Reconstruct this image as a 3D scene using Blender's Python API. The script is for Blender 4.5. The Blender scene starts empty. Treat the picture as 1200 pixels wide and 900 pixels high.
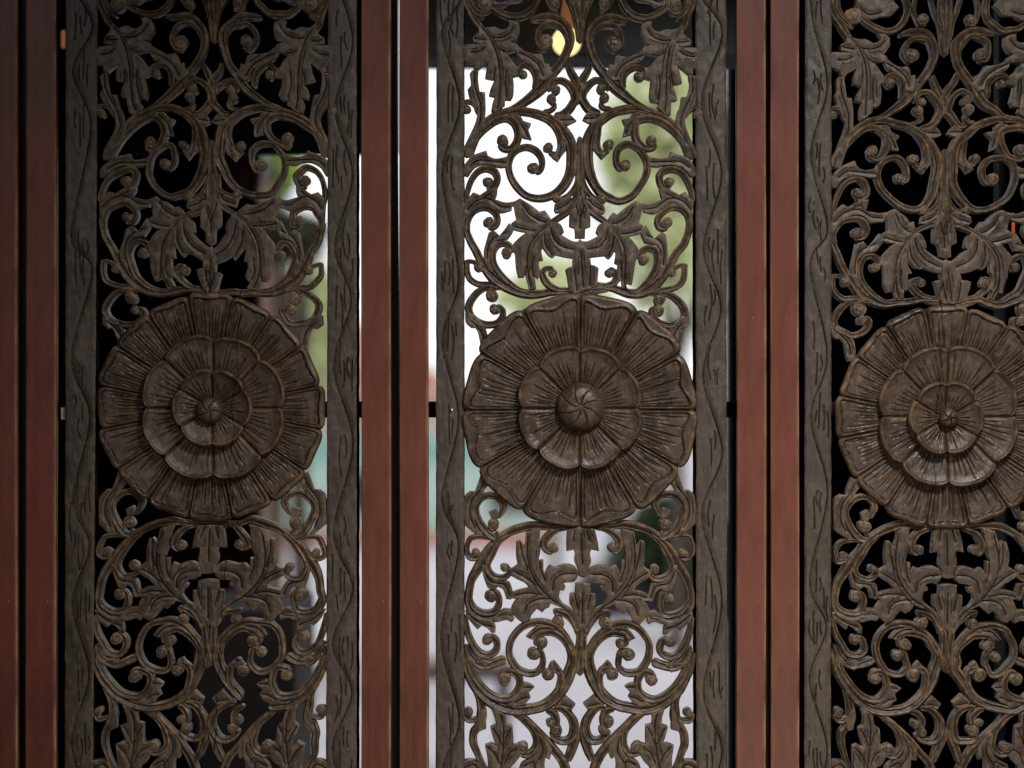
import bpy, math, random
import numpy as np
from mathutils import Vector
from mathutils.geometry import delaunay_2d_cdt

# ------------------------------------------------------------------ camera, world, lights
scene = bpy.context.scene
scene.render.engine = 'CYCLES'
scene.cycles.use_denoising = True
scene.cycles.max_bounces = 6
scene.view_settings.view_transform = 'Standard'
scene.view_settings.look = 'None'
scene.view_settings.gamma = 1.0
scene.view_settings.exposure = 0.0
scene.view_settings.use_curve_mapping = False

CAM_D = 3.0                                   # metres from the lens to the carved screen
cam_data = bpy.data.cameras.new('camera')
cam = bpy.data.objects.new('camera', cam_data)
scene.collection.objects.link(cam)
cam.location = (0.0, -CAM_D, 0.0)
cam.rotation_euler = (math.radians(90), 0, 0)
cam_data.sensor_width = 36.0
cam_data.lens = 36.0 * CAM_D / 1.2
cam_data.clip_end = 400.0
cam_data.dof.use_dof = True
cam_data.dof.focus_distance = CAM_D - 0.004
cam_data.dof.aperture_fstop = 2.8
scene.camera = cam

world = bpy.data.worlds.new('World')
scene.world = world
world.use_nodes = True
wn, wl = world.node_tree.nodes, world.node_tree.links
wn.clear()
w_out = wn.new('ShaderNodeOutputWorld')
w_bg = wn.new('ShaderNodeBackground')
w_tc = wn.new('ShaderNodeTexCoord')
w_noise = wn.new('ShaderNodeTexNoise')
w_noise.inputs['Scale'].default_value = 2.0
w_ramp = wn.new('ShaderNodeValToRGB')
w_ramp.color_ramp.elements[0].position = 0.3
w_ramp.color_ramp.elements[0].color = (0.86, 0.90, 0.97, 1)
w_ramp.color_ramp.elements[1].position = 0.7
w_ramp.color_ramp.elements[1].color = (1.0, 1.0, 1.0, 1)
wl.new(w_tc.outputs['Generated'], w_noise.inputs['Vector'])
wl.new(w_noise.outputs['Fac'], w_ramp.inputs['Fac'])
wl.new(w_ramp.outputs['Color'], w_bg.inputs['Color'])
w_bg.inputs['Strength'].default_value = 1.25     # bright overcast
wl.new(w_bg.outputs[0], w_out.inputs[0])


def area_lamp(name, loc, target, size, power, color):
    d = bpy.data.lights.new(name, 'AREA')
    d.shape = 'RECTANGLE'
    d.size, d.size_y = size
    d.energy = power
    d.color = color
    o = bpy.data.objects.new(name, d)
    scene.collection.objects.link(o)
    o.location = loc
    o.rotation_euler = (Vector(target) - Vector(loc)).to_track_quat('-Z', 'Y').to_euler()
    return o


area_lamp('softbox_high', (0.60, -1.35, 1.10), (0.25, 0, -0.62), (0.28, 0.28), 7.2, (1.0, 0.97, 0.93)).data.spread = math.radians(72)
area_lamp('softbox_low', (0.45, -1.7, -0.80), (0.25, 0, -0.50), (0.6, 0.35), 2.3, (1.0, 0.86, 0.68)).data.spread = math.radians(85)
area_lamp('softbox_far', (-0.9, -3.0, 1.1), (-0.1, 0, 0.05), (0.8, 0.5), 10.5, (0.94, 0.97, 1.0))

rng = random.Random(7)
col = scene.collection


def PX(x, y, h=0.0):
    """photograph-scaled plan of the screen: one unit is one millimetre on the plane of the carvings"""
    return (x - 600.0) / 1000.0, -h / 1000.0, (450.0 - y) / 1000.0


# ------------------------------------------------------------------ materials
def new_mat(name):
    m = bpy.data.materials.new(name)
    m.use_nodes = True
    nt = m.node_tree
    b = nt.nodes['Principled BSDF']
    return m, nt, b


def N(nt, kind, **kw):
    n = nt.nodes.new(kind)
    for k, v in kw.items():
        if k in n.inputs:
            n.inputs[k].default_value = v
        else:
            setattr(n, k, v)
    return n


def ramp(nt, fac, stops):
    r = nt.nodes.new('ShaderNodeValToRGB')
    el = r.color_ramp.elements
    while len(el) < len(stops):
        el.new(0.5)
    for e, (p, c) in zip(el, stops):
        e.position = p
        e.color = (c[0], c[1], c[2], 1) if isinstance(c, tuple) else (c, c, c, 1)
    nt.links.new(fac, r.inputs['Fac'])
    return r.outputs['Color']


def math_node(nt, op, a, b=None, c=None, clamp=False):
    n = nt.nodes.new('ShaderNodeMath')
    n.operation = op
    n.use_clamp = clamp
    for i, v in enumerate((a, b, c)):
        if v is None:
            continue
        if isinstance(v, (int, float)):
            n.inputs[i].default_value = v
        else:
            nt.links.new(v, n.inputs[i])
    return n.outputs[0]


def mix_col(nt, fac, a, b, mode='MIX'):
    n = nt.nodes.new('ShaderNodeMix')
    n.data_type = 'RGBA'
    n.blend_type = mode
    for i, v in ((0, fac), (6, a), (7, b)):
        if isinstance(v, (int, float)):
            n.inputs[i].default_value = v
        elif isinstance(v, tuple):
            n.inputs[i].default_value = (v[0], v[1], v[2], 1)
        else:
            nt.links.new(v, n.inputs[i])
    return n.outputs[2]


def wood_mat(name, dark, light, worn, rough=0.45, crack=None, wear_amt=0.9, bump=0.75, grain_amt=1.0, shift=0.0, saw=0.0):
    m, nt, b = new_mat(name)
    L = nt.links
    tc0 = N(nt, 'ShaderNodeTexCoord')
    sh = N(nt, 'ShaderNodeVectorMath', operation='ADD')
    sh.inputs[1].default_value = (shift, shift * 0.7, shift * 1.3)
    L.new(tc0.outputs['Object'], sh.inputs[0])

    class _Shifted:
        outputs = {'Object': sh.outputs[0]}
    tc = _Shifted
    mp = N(nt, 'ShaderNodeMapping')
    mp.inputs['Scale'].default_value = (60, 60, 5)
    L.new(tc.outputs['Object'], mp.inputs['Vector'])
    mp2 = N(nt, 'ShaderNodeMapping')
    mp2.inputs['Scale'].default_value = (420, 420, 26)
    L.new(tc.outputs['Object'], mp2.inputs['Vector'])
    fibre = N(nt, 'ShaderNodeTexNoise', Scale=1.0, Detail=4.0, Roughness=0.6)
    L.new(mp2.outputs[0], fibre.inputs['Vector'])
    grain = N(nt, 'ShaderNodeTexNoise', Scale=6.0, Detail=8.0, Roughness=0.62)
    L.new(mp.outputs[0], grain.inputs['Vector'])
    blot = N(nt, 'ShaderNodeTexNoise', Scale=16.0, Detail=5.0, Roughness=0.6)
    L.new(tc.outputs['Object'], blot.inputs['Vector'])
    fine = N(nt, 'ShaderNodeTexNoise', Scale=420.0, Detail=4.0, Roughness=0.6)
    L.new(tc.outputs['Object'], fine.inputs['Vector'])
    mid = N(nt, 'ShaderNodeTexNoise', Scale=95.0, Detail=5.0, Roughness=0.65)
    L.new(tc.outputs['Object'], mid.inputs['Vector'])
    f = math_node(nt, 'ADD', math_node(nt, 'MULTIPLY', blot.outputs['Fac'], 0.6),
                  math_node(nt, 'MULTIPLY', grain.outputs['Fac'], 0.4))
    c = ramp(nt, f, [(0.34, dark), (0.66, light)])
    # dust and rubbed patches of a lighter ochre
    dustf = ramp(nt, mid.outputs['Fac'], [(0.5, 0.0), (0.72, 1.0)])
    c = mix_col(nt, math_node(nt, 'MULTIPLY', dustf, 0.30), c, worn)
    at = N(nt, 'ShaderNodeAttribute', attribute_name='wear_and_lit_edge')
    wv = math_node(nt, 'MULTIPLY', at.outputs['Fac'],
                   math_node(nt, 'MULTIPLY', ramp(nt, mid.outputs['Fac'], [(0.40, 0.12), (0.60, 1.0)]), ramp(nt, blot.outputs['Fac'], [(0.38, 0.35), (0.62, 1.0)])))
    wv = math_node(nt, 'MULTIPLY', wv, wear_amt, clamp=True)
    c = mix_col(nt, wv, c, worn)
    # darker pores
    c = mix_col(nt, math_node(nt, 'MULTIPLY', ramp(nt, fine.outputs['Fac'], [(0.30, 1.0), (0.46, 0.0)]), 0.45),
                c, tuple(v * 0.35 for v in dark))
    c = mix_col(nt, math_node(nt, 'MULTIPLY', ramp(nt, fibre.outputs['Fac'], [(0.34, 1.0), (0.5, 0.0)]), 0.4),
                c, tuple(v * 0.45 for v in dark))
    hgt = math_node(nt, 'ADD', math_node(nt, 'MULTIPLY_ADD', fibre.outputs['Fac'], 0.55, mid.outputs['Fac']),
                    math_node(nt, 'ADD', math_node(nt, 'MULTIPLY', fine.outputs['Fac'], 0.35),
                              math_node(nt, 'MULTIPLY', grain.outputs['Fac'], 0.5 * grain_amt)))
    if saw:
        mp3 = N(nt, 'ShaderNodeMapping')
        mp3.inputs['Scale'].default_value = (14, 14, 330)
        L.new(tc.outputs['Object'], mp3.inputs['Vector'])
        sw = N(nt, 'ShaderNodeTexNoise', Scale=1.0, Detail=3.0, Roughness=0.7)
        L.new(mp3.outputs[0], sw.inputs['Vector'])
        hgt = math_node(nt, 'ADD', hgt, math_node(nt, 'MULTIPLY', math_node(nt, 'MULTIPLY', sw.outputs['Fac'], saw),
                        ramp(nt, blot.outputs['Fac'], [(0.46, 0.1), (0.60, 1.0)])))
    if crack:
        sx = N(nt, 'ShaderNodeSeparateXYZ')
        L.new(tc0.outputs['Object'], sx.inputs[0])
        wob = N(nt, 'ShaderNodeTexNoise', Scale=26.0, Detail=5.0)
        wob.noise_dimensions = '1D'
        L.new(sx.outputs['Z'], wob.inputs['W'])
        a, k, z0, z1 = crack                     # line x = a + k z between z0 and z1
        xc = math_node(nt, 'ADD', math_node(nt, 'MULTIPLY_ADD', sx.outputs['Z'], k, a),
                       math_node(nt, 'MULTIPLY', math_node(nt, 'SUBTRACT', wob.outputs['Fac'], 0.5), 0.011))
        d = math_node(nt, 'ABSOLUTE', math_node(nt, 'SUBTRACT', sx.outputs['X'], xc))
        on = math_node(nt, 'MULTIPLY', math_node(nt, 'GREATER_THAN', sx.outputs['Z'], z0),
                       math_node(nt, 'LESS_THAN', sx.outputs['Z'], z1))
        cr = math_node(nt, 'MULTIPLY', ramp(nt, math_node(nt, 'MULTIPLY', d, 1000.0), [(0.25, 1.0), (0.75, 0.0)]), on)
        c = mix_col(nt, cr, c, (0.004, 0.003, 0.002))
        hgt = math_node(nt, 'SUBTRACT', hgt, math_node(nt, 'MULTIPLY', cr, 2.0))
    L.new(c, b.inputs['Base Color'])
    rr = ramp(nt, blot.outputs['Fac'], [(0.3, rough - 0.10), (0.7, rough + 0.12)])
    L.new(math_node(nt, 'ADD', rr, math_node(nt, 'MULTIPLY', wv, 0.2)), b.inputs['Roughness'])
    b.inputs['Specular IOR Level'].default_value = 0.42
    bp = N(nt, 'ShaderNodeBump', Strength=bump, Distance=0.0011)
    L.new(hgt, bp.inputs['Height'])
    L.new(bp.outputs[0], b.inputs['Normal'])
    return m


def simple_mat(name, c1, c2, rough=0.6, scale=8.0, bump=0.2, spec=0.4):
    m, nt, b = new_mat(name)
    tc = N(nt, 'ShaderNodeTexCoord')
    n = N(nt, 'ShaderNodeTexNoise', Scale=scale, Detail=5.0, Roughness=0.6)
    nt.links.new(tc.outputs['Object'], n.inputs['Vector'])
    nt.links.new(ramp(nt, n.outputs['Fac'], [(0.35, c1), (0.65, c2)]), b.inputs['Base Color'])
    b.inputs['Roughness'].default_value = rough
    b.inputs['Specular IOR Level'].default_value = spec
    bp = N(nt, 'ShaderNodeBump', Strength=bump, Distance=0.001)
    nt.links.new(n.outputs['Fac'], bp.inputs['Height'])
    nt.links.new(bp.outputs[0], b.inputs['Normal'])
    return m


def paint_mat(name):
    """maroon gloss paint, brushed upright, with a few dried runs and grit"""
    m, nt, b = new_mat(name)
    L = nt.links
    tc = N(nt, 'ShaderNodeTexCoord')
    mp = N(nt, 'ShaderNodeMapping')
    mp.inputs['Scale'].default_value = (1, 1, 0.22)
    L.new(tc.outputs['Object'], mp.inputs['Vector'])
    n1 = N(nt, 'ShaderNodeTexNoise', Scale=70.0, Detail=6.0, Roughness=0.6)
    L.new(mp.outputs[0], n1.inputs['Vector'])
    n2 = N(nt, 'ShaderNodeTexNoise', Scale=7.0, Detail=4.0)
    L.new(tc.outputs['Object'], n2.inputs['Vector'])
    n3 = N(nt, 'ShaderNodeTexNoise', Scale=260.0, Detail=3.0)
    L.new(tc.outputs['Object'], n3.inputs['Vector'])
    vo = N(nt, 'ShaderNodeTexVoronoi', Scale=85.0)
    L.new(tc.outputs['Object'], vo.inputs['Vector'])
    f = math_node(nt, 'ADD', math_node(nt, 'MULTIPLY', n1.outputs['Fac'], 0.5), math_node(nt, 'MULTIPLY', n2.outputs['Fac'], 0.5))
    c = ramp(nt, f, [(0.34, (0.080, 0.023, 0.015)), (0.64, (0.142, 0.044, 0.029))])
    spk = math_node(nt, 'MULTIPLY', ramp(nt, vo.outputs['Distance'], [(0.06, 1.0), (0.13, 0.0)]),
                    ramp(nt, n2.outputs['Fac'], [(0.52, 0.0), (0.60, 1.0)]))
    c = mix_col(nt, math_node(nt, 'MULTIPLY', spk, 0.5), c, (0.30, 0.17, 0.13))
    at = N(nt, 'ShaderNodeAttribute', attribute_name='wear_and_lit_edge')
    wv = math_node(nt, 'MULTIPLY', at.outputs['Fac'], ramp(nt, n1.outputs['Fac'], [(0.38, 0.15), (0.6, 1.0)]))
    c = mix_col(nt, math_node(nt, 'MULTIPLY', wv, 0.8), c, (0.34, 0.20, 0.11))  # lighter edge colour imitates light caught on the post corners
    L.new(c, b.inputs['Base Color'])
    b.inputs['Roughness'].default_value = 0.42
    b.inputs['Specular IOR Level'].default_value = 0.22
    h = math_node(nt, 'ADD', math_node(nt, 'MULTIPLY', n1.outputs['Fac'], 0.6),
                  math_node(nt, 'ADD', math_node(nt, 'MULTIPLY', n3.outputs['Fac'], 0.25), math_node(nt, 'MULTIPLY', spk, 1.5)))
    bp = N(nt, 'ShaderNodeBump', Strength=0.7, Distance=0.0008)
    L.new(h, bp.inputs['Height'])
    L.new(bp.outputs[0], b.inputs['Normal'])
    return m


DARKW, LIGHTW, WORN = (0.022, 0.015, 0.011), (0.082, 0.058, 0.041), (0.36, 0.24, 0.13)
M_FRET = {
    'left': wood_mat('carved_wood_left', DARKW, LIGHTW, WORN, crack=(-0.0046, 0.059, 0.15, 0.70), shift=3.1),
    'centre': wood_mat('carved_wood_centre', DARKW, LIGHTW, WORN, wear_amt=0.8),
    'right': wood_mat('carved_wood_right', DARKW, LIGHTW, WORN, crack=(-0.0306, 0.035, 0.37, 0.72), shift=7.7),
}
M_ROSE = {
    'left': wood_mat('rosette_wood_left', (0.022, 0.014, 0.010), (0.066, 0.041, 0.027), (0.27, 0.17, 0.09), rough=0.43, crack=(-0.0046, 0.059, 0.15, 0.70), shift=3.1, wear_amt=0.7, bump=0.33),
    'centre': wood_mat('rosette_wood_centre', (0.022, 0.014, 0.010), (0.066, 0.041, 0.027), (0.27, 0.17, 0.09), rough=0.43, wear_amt=0.7, bump=0.33),
    'right': wood_mat('rosette_wood_right', (0.026, 0.017, 0.012), (0.078, 0.050, 0.033), (0.29, 0.185, 0.10), rough=0.43, crack=(-0.0306, 0.035, 0.37, 0.72), shift=7.7, wear_amt=0.8, bump=0.4),
}
M_STILES = {k: wood_mat('stile_wood_' + k, (0.028, 0.021, 0.017), (0.068, 0.051, 0.040), (0.19, 0.13, 0.08), rough=0.5, wear_amt=0.7, bump=0.5, saw=0.7, shift=v)
            for k, v in (('left', 1.3), ('centre', 4.9), ('right', 9.2))}
M_POST = paint_mat('maroon_paint')


# ------------------------------------------------------------------ mesh helpers
def link_mesh(name, verts, faces, mat, parent=None, wear_and_lit_edge=None, smooth=True, origin=(0, 0, 0), sharp_angle=30):
    me = bpy.data.meshes.new(name)
    v = np.asarray(verts, dtype=float) - np.asarray(origin, dtype=float)
    me.from_pydata(v.tolist(), [], faces)
    if smooth:
        me.polygons.foreach_set('use_smooth', [True] * len(me.polygons))
    if wear_and_lit_edge is not None:
        a = me.attributes.new('wear_and_lit_edge', 'FLOAT', 'POINT')
        a.data.foreach_set('value', np.asarray(wear_and_lit_edge, dtype=np.float32))
    me.materials.append(mat)
    me.update()
    if smooth:
        me.set_sharp_from_angle(angle=math.radians(sharp_angle))
    o = bpy.data.objects.new(name, me)
    col.objects.link(o)
    o.location = origin if parent is None else (0, 0, 0)
    if parent is not None:
        o.parent = parent
    return o


def empty(name, loc, label, cat, group=None):
    o = bpy.data.objects.new(name, None)
    o.empty_display_size = 0.05
    col.objects.link(o)
    o.location = loc
    o['label'] = label
    o['category'] = cat
    if group:
        o['group'] = group
    return o


def tag(o, label=None, cat=None, group=None, kind=None):
    for k, v in (('label', label), ('category', cat), ('group', group), ('kind', kind)):
        if v:
            o[k] = v
    return o


def catmull(P, closed=False, step=0.5):
    P = np.asarray(P, dtype=float)
    n = len(P)
    out = []
    segs = n if closed else n - 1
    for i in range(segs):
        if closed:
            p0, p1, p2, p3 = P[(i - 1) % n], P[i], P[(i + 1) % n], P[(i + 2) % n]
        else:
            p1, p2 = P[i], P[i + 1]
            p0 = P[i - 1] if i > 0 else 2 * p1 - p2
            p3 = P[i + 2] if i + 2 < n else 2 * p2 - p1
        L = np.linalg.norm(p2[:2] - p1[:2])
        k = max(2, int(L / step))
        t = np.linspace(0, 1, k, endpoint=False)[:, None]
        out.append(0.5 * ((2 * p1) + (-p0 + p2) * t + (2 * p0 - 5 * p1 + 4 * p2 - p3) * t ** 2 + (-p0 + 3 * p1 - 3 * p2 + p3) * t ** 3))
    if not closed:
        out.append(P[-1:])
    return np.vstack(out)


def resample(P, step):
    d = np.linalg.norm(np.diff(P[:, :2], axis=0), axis=1)
    s = np.concatenate([[0], np.cumsum(d)])
    n = max(3, int(round(s[-1] / step)) + 1)
    t = np.linspace(0, s[-1], n)
    return np.stack([np.interp(t, s, P[:, i]) for i in range(P.shape[1])], axis=1)


def vnoise(x, y, seed=0.0, scale=1.0):
    x, y = np.asarray(x) * scale, np.asarray(y) * scale
    return (np.sin(x * 1.3 + y * 0.7 + seed) * np.cos(y * 1.1 - x * 0.5 + seed * 1.7) + 0.6 * np.sin(x * 2.3 - y * 1.9 + seed * 2.1)
            + 0.4 * np.cos(x * 3.7 + y * 3.1 + seed * 3.3)) / 2.0


STROKE_K = 1.0


class MeshAcc:
    def __init__(self):
        self.v, self.f, self.w = [], [], []

    def add(self, v, f, w):
        b = len(self.v)
        self.v += [tuple(p) for p in v]
        self.f += [tuple(i + b for i in q) for q in f]
        self.w += list(w)


# cross-section of a carved tendril: u across, height in units of relief, wear
PROFILE = [(-1.0, 'B', 0), (-1.0, -3.2, 0.0), (-0.975, -1.9, 0.8), (-0.80, -0.75, 1.0), (-0.54, 0.55, 0.6), (-0.30, 0.35, 0.05),
           (0.02, -0.55, 0.0), (0.25, -0.95, 0.0), (0.345, -2.7, 0.0), (0.44, -0.9, 0.4), (0.64, -0.40, 0.35), (0.86, -0.85, 0.7),
           (0.975, -1.9, 1.0), (1.0, -3.3, 0.2), (1.0, 'B', 0)]
DEPTH = 17.0


def sweep(acc, pts, lift=0.0, scale=1.0, end=(1, 1), flip=None, wmul=1.0, depth=DEPTH):
    """pts: (x, y, width) in millimetre plan; a carved band that follows them"""
    C = catmull(np.asarray(pts, dtype=float), step=0.7)
    C = resample(C, 1.7)
    n = len(C)
    T = np.gradient(C[:, :2], axis=0)
    T /= np.maximum(np.linalg.norm(T, axis=1), 1e-6)[:, None]
    Nn = np.stack([-T[:, 1], T[:, 0]], axis=1)
    ang = np.unwrap(np.arctan2(T[:, 1], T[:, 0]))
    if flip is None:
        flip = 1 if (ang[-1] - ang[0]) > 0 else -1
    s = np.arange(n) * 1.7
    tot = s[-1]
    w = C[:, 2] * 0.5 * wmul * STROKE_K + 0.12
    for k, dd in ((0, s), (1, tot - s)):
        if end[k]:
            R = np.maximum(w, 1.0) * 0.9
            q = np.clip(dd / R, 0, 1)
            w = w * np.sqrt(np.clip(1 - (1 - q) ** 2, 0.03, 1))
    w = w * (1 + 0.045 * vnoise(s, s * 0.3, rng.uniform(0, 9), 0.11))
    prof = PROFILE
    m = len(prof)
    sd = rng.uniform(0, 50)
    hs = np.clip(w / 4.2, 0.35, 1.5) * scale
    V = np.zeros((n, m, 3))
    W = np.zeros((n, m))
    dr = lift + 0.8 * vnoise(s, s, sd, 0.045)
    for j, (u, z, wr) in enumerate(prof):
        off = u * w * flip
        if z != 'B':
            off = off + 0.16 * vnoise(s, s * 0, sd + j * 2.1, 0.5)
        V[:, j, 0] = C[:, 0] + Nn[:, 0] * off
        V[:, j, 1] = C[:, 1] + Nn[:, 1] * off
        V[:, j, 2] = -depth - (0 if z != 'B' else 0) if z == 'B' else z * hs * 1.5 + dr + 0.22 * vnoise(s, s * 0, sd + 3.7 * j, 0.35)
        W[:, j] = wr
    verts = [PX(a, b, c) for a, b, c in V.reshape(-1, 3)]
    F = []
    for i in range(n - 1):
        for j in range(m - 1):
            a = i * m + j
            q = (a, a + 1, a + m + 1, a + m)
            F.append(q if flip < 0 else q[::-1])
        q = (i * m, (i + 1) * m, (i + 1) * m + m - 1, i * m + m - 1)
        F.append(q if flip < 0 else q[::-1])
    F.append(tuple(range(m)) if flip > 0 else tuple(range(m))[::-1])
    F.append(tuple(range((n - 1) * m, n * m))[::-1] if flip > 0 else tuple(range((n - 1) * m, n * m)))
    acc.add(verts, F, W.reshape(-1))


def boss(acc, x, y, r, lift=1.2, depth=DEPTH, spin=1):
    """the rounded eye at the end of a tendril: a button with a small cut spiral"""
    n = 30
    r = r * 1.0
    rings = [(1.0, -depth, 0), (1.0, -2.4, 0.1), (0.985, -1.1, 0.8), (0.92, -0.1, 1.0), (0.80, 0.6, 0.5), (0.68, 0.95, 0.2), (0.56, 1.2, 0.1), (0.44, 1.35, 0.1),
             (0.32, 1.5, 0.15), (0.18, 1.6, 0.2), (0.05, 1.65, 0.2)]
    sd = rng.uniform(0, 20)
    k = min(1.3, r / 5.0)
    vs, ws = [], []
    for ri, (q, z, w) in enumerate(rings):
        for i in range(n):
            a = 2 * math.pi * i / n
            rr = r * q * (1 + 0.06 * math.sin(2 * a + sd) + 0.04 * math.sin(3 * a + sd * 2) + 0.02 * math.sin(7 * a + sd))
            zz = z * k + lift if z > -5 else z
            if z > -5:
                zz += 0.5 * k * q * math.cos(a - sd)
                if q < 0.9:
                    t = ((spin * (a - sd)) / (2 * math.pi)) % 1.0
                    rs = 0.30 + 0.5 * t
                    zz -= 1.0 * k * max(0.0, 1 - abs(q - rs) / 0.11) * (1 - 0.3 * t)
            vs.append(PX(x + rr * math.cos(a), y + rr * math.sin(a), zz))
            ws.append(w)
    F = []
    for ri in range(len(rings) - 1):
        for i in range(n):
            a, b = ri * n + i, ri * n + (i + 1) % n
            F.append((a, a + n, b + n, b))
    F.append(tuple(range((len(rings) - 1) * n, len(rings) * n))[::-1])
    F.append(tuple(range(n)))
    acc.add(vs, F, ws)


def smooth_outline(P, sharp_deg=42):
    """closed outline: flowing curves between the sharp corners of a carved leaf"""
    P = np.asarray(P, dtype=float)
    n = len(P)
    sharp = []
    for i in range(n):
        a, b, c = P[i - 1], P[i], P[(i + 1) % n]
        u, v = b - a, c - b
        t = math.degrees(abs(math.atan2(u[0] * v[1] - u[1] * v[0], float(np.dot(u, v)))))
        sharp.append(t > sharp_deg)
    if not any(sharp):
        return catmull(P, closed=True, step=1.2)
    k0 = sharp.index(True)
    out = []
    i = k0
    while i < k0 + n:
        j = i + 1
        while not sharp[j % n]:
            j += 1
        seg = np.array([P[q % n] for q in range(i, j + 1)])
        if len(seg) == 2:
            # a gentle outward belly on straight runs
            d = seg[1] - seg[0]
            L = np.linalg.norm(d)
            mid = (seg[0] + seg[1]) / 2 + np.array([-d[1], d[0]]) * rng.uniform(-0.03, 0.03)
            seg = np.array([seg[0], mid, seg[1]])
        c = catmull(seg, step=1.2)
        out.append(c[:-1])
        i = j
    return np.vstack(out)


def seg_dist(px, py, poly, closed=False):
    P = np.asarray(poly, dtype=float)
    A = P if closed else P[:-1]
    B = np.roll(P, -1, axis=0) if closed else P[1:]
    best = np.full(len(px), 1e9)
    for a, b in zip(A, B):
        d = b - a
        L2 = max(float(d @ d), 1e-9)
        t = np.clip(((px - a[0]) * d[0] + (py - a[1]) * d[1]) / L2, 0, 1)
        dx, dy = px - a[0] - t * d[0], py - a[1] - t * d[1]
        best = np.minimum(best, dx * dx + dy * dy)
    return np.sqrt(best)


def inside(px, py, P):
    P = np.asarray(P)
    r = np.zeros(len(px), dtype=bool)
    x1, y1 = P[:, 0], P[:, 1]
    x2, y2 = np.roll(x1, -1), np.roll(y1, -1)
    for a, b, c, d in zip(x1, y1, x2, y2):
        if b == d:
            continue
        k = ((b > py) != (d > py)) & (px < (c - a) * (py - b) / (d - b) + a)
        r ^= k
    return r


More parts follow.
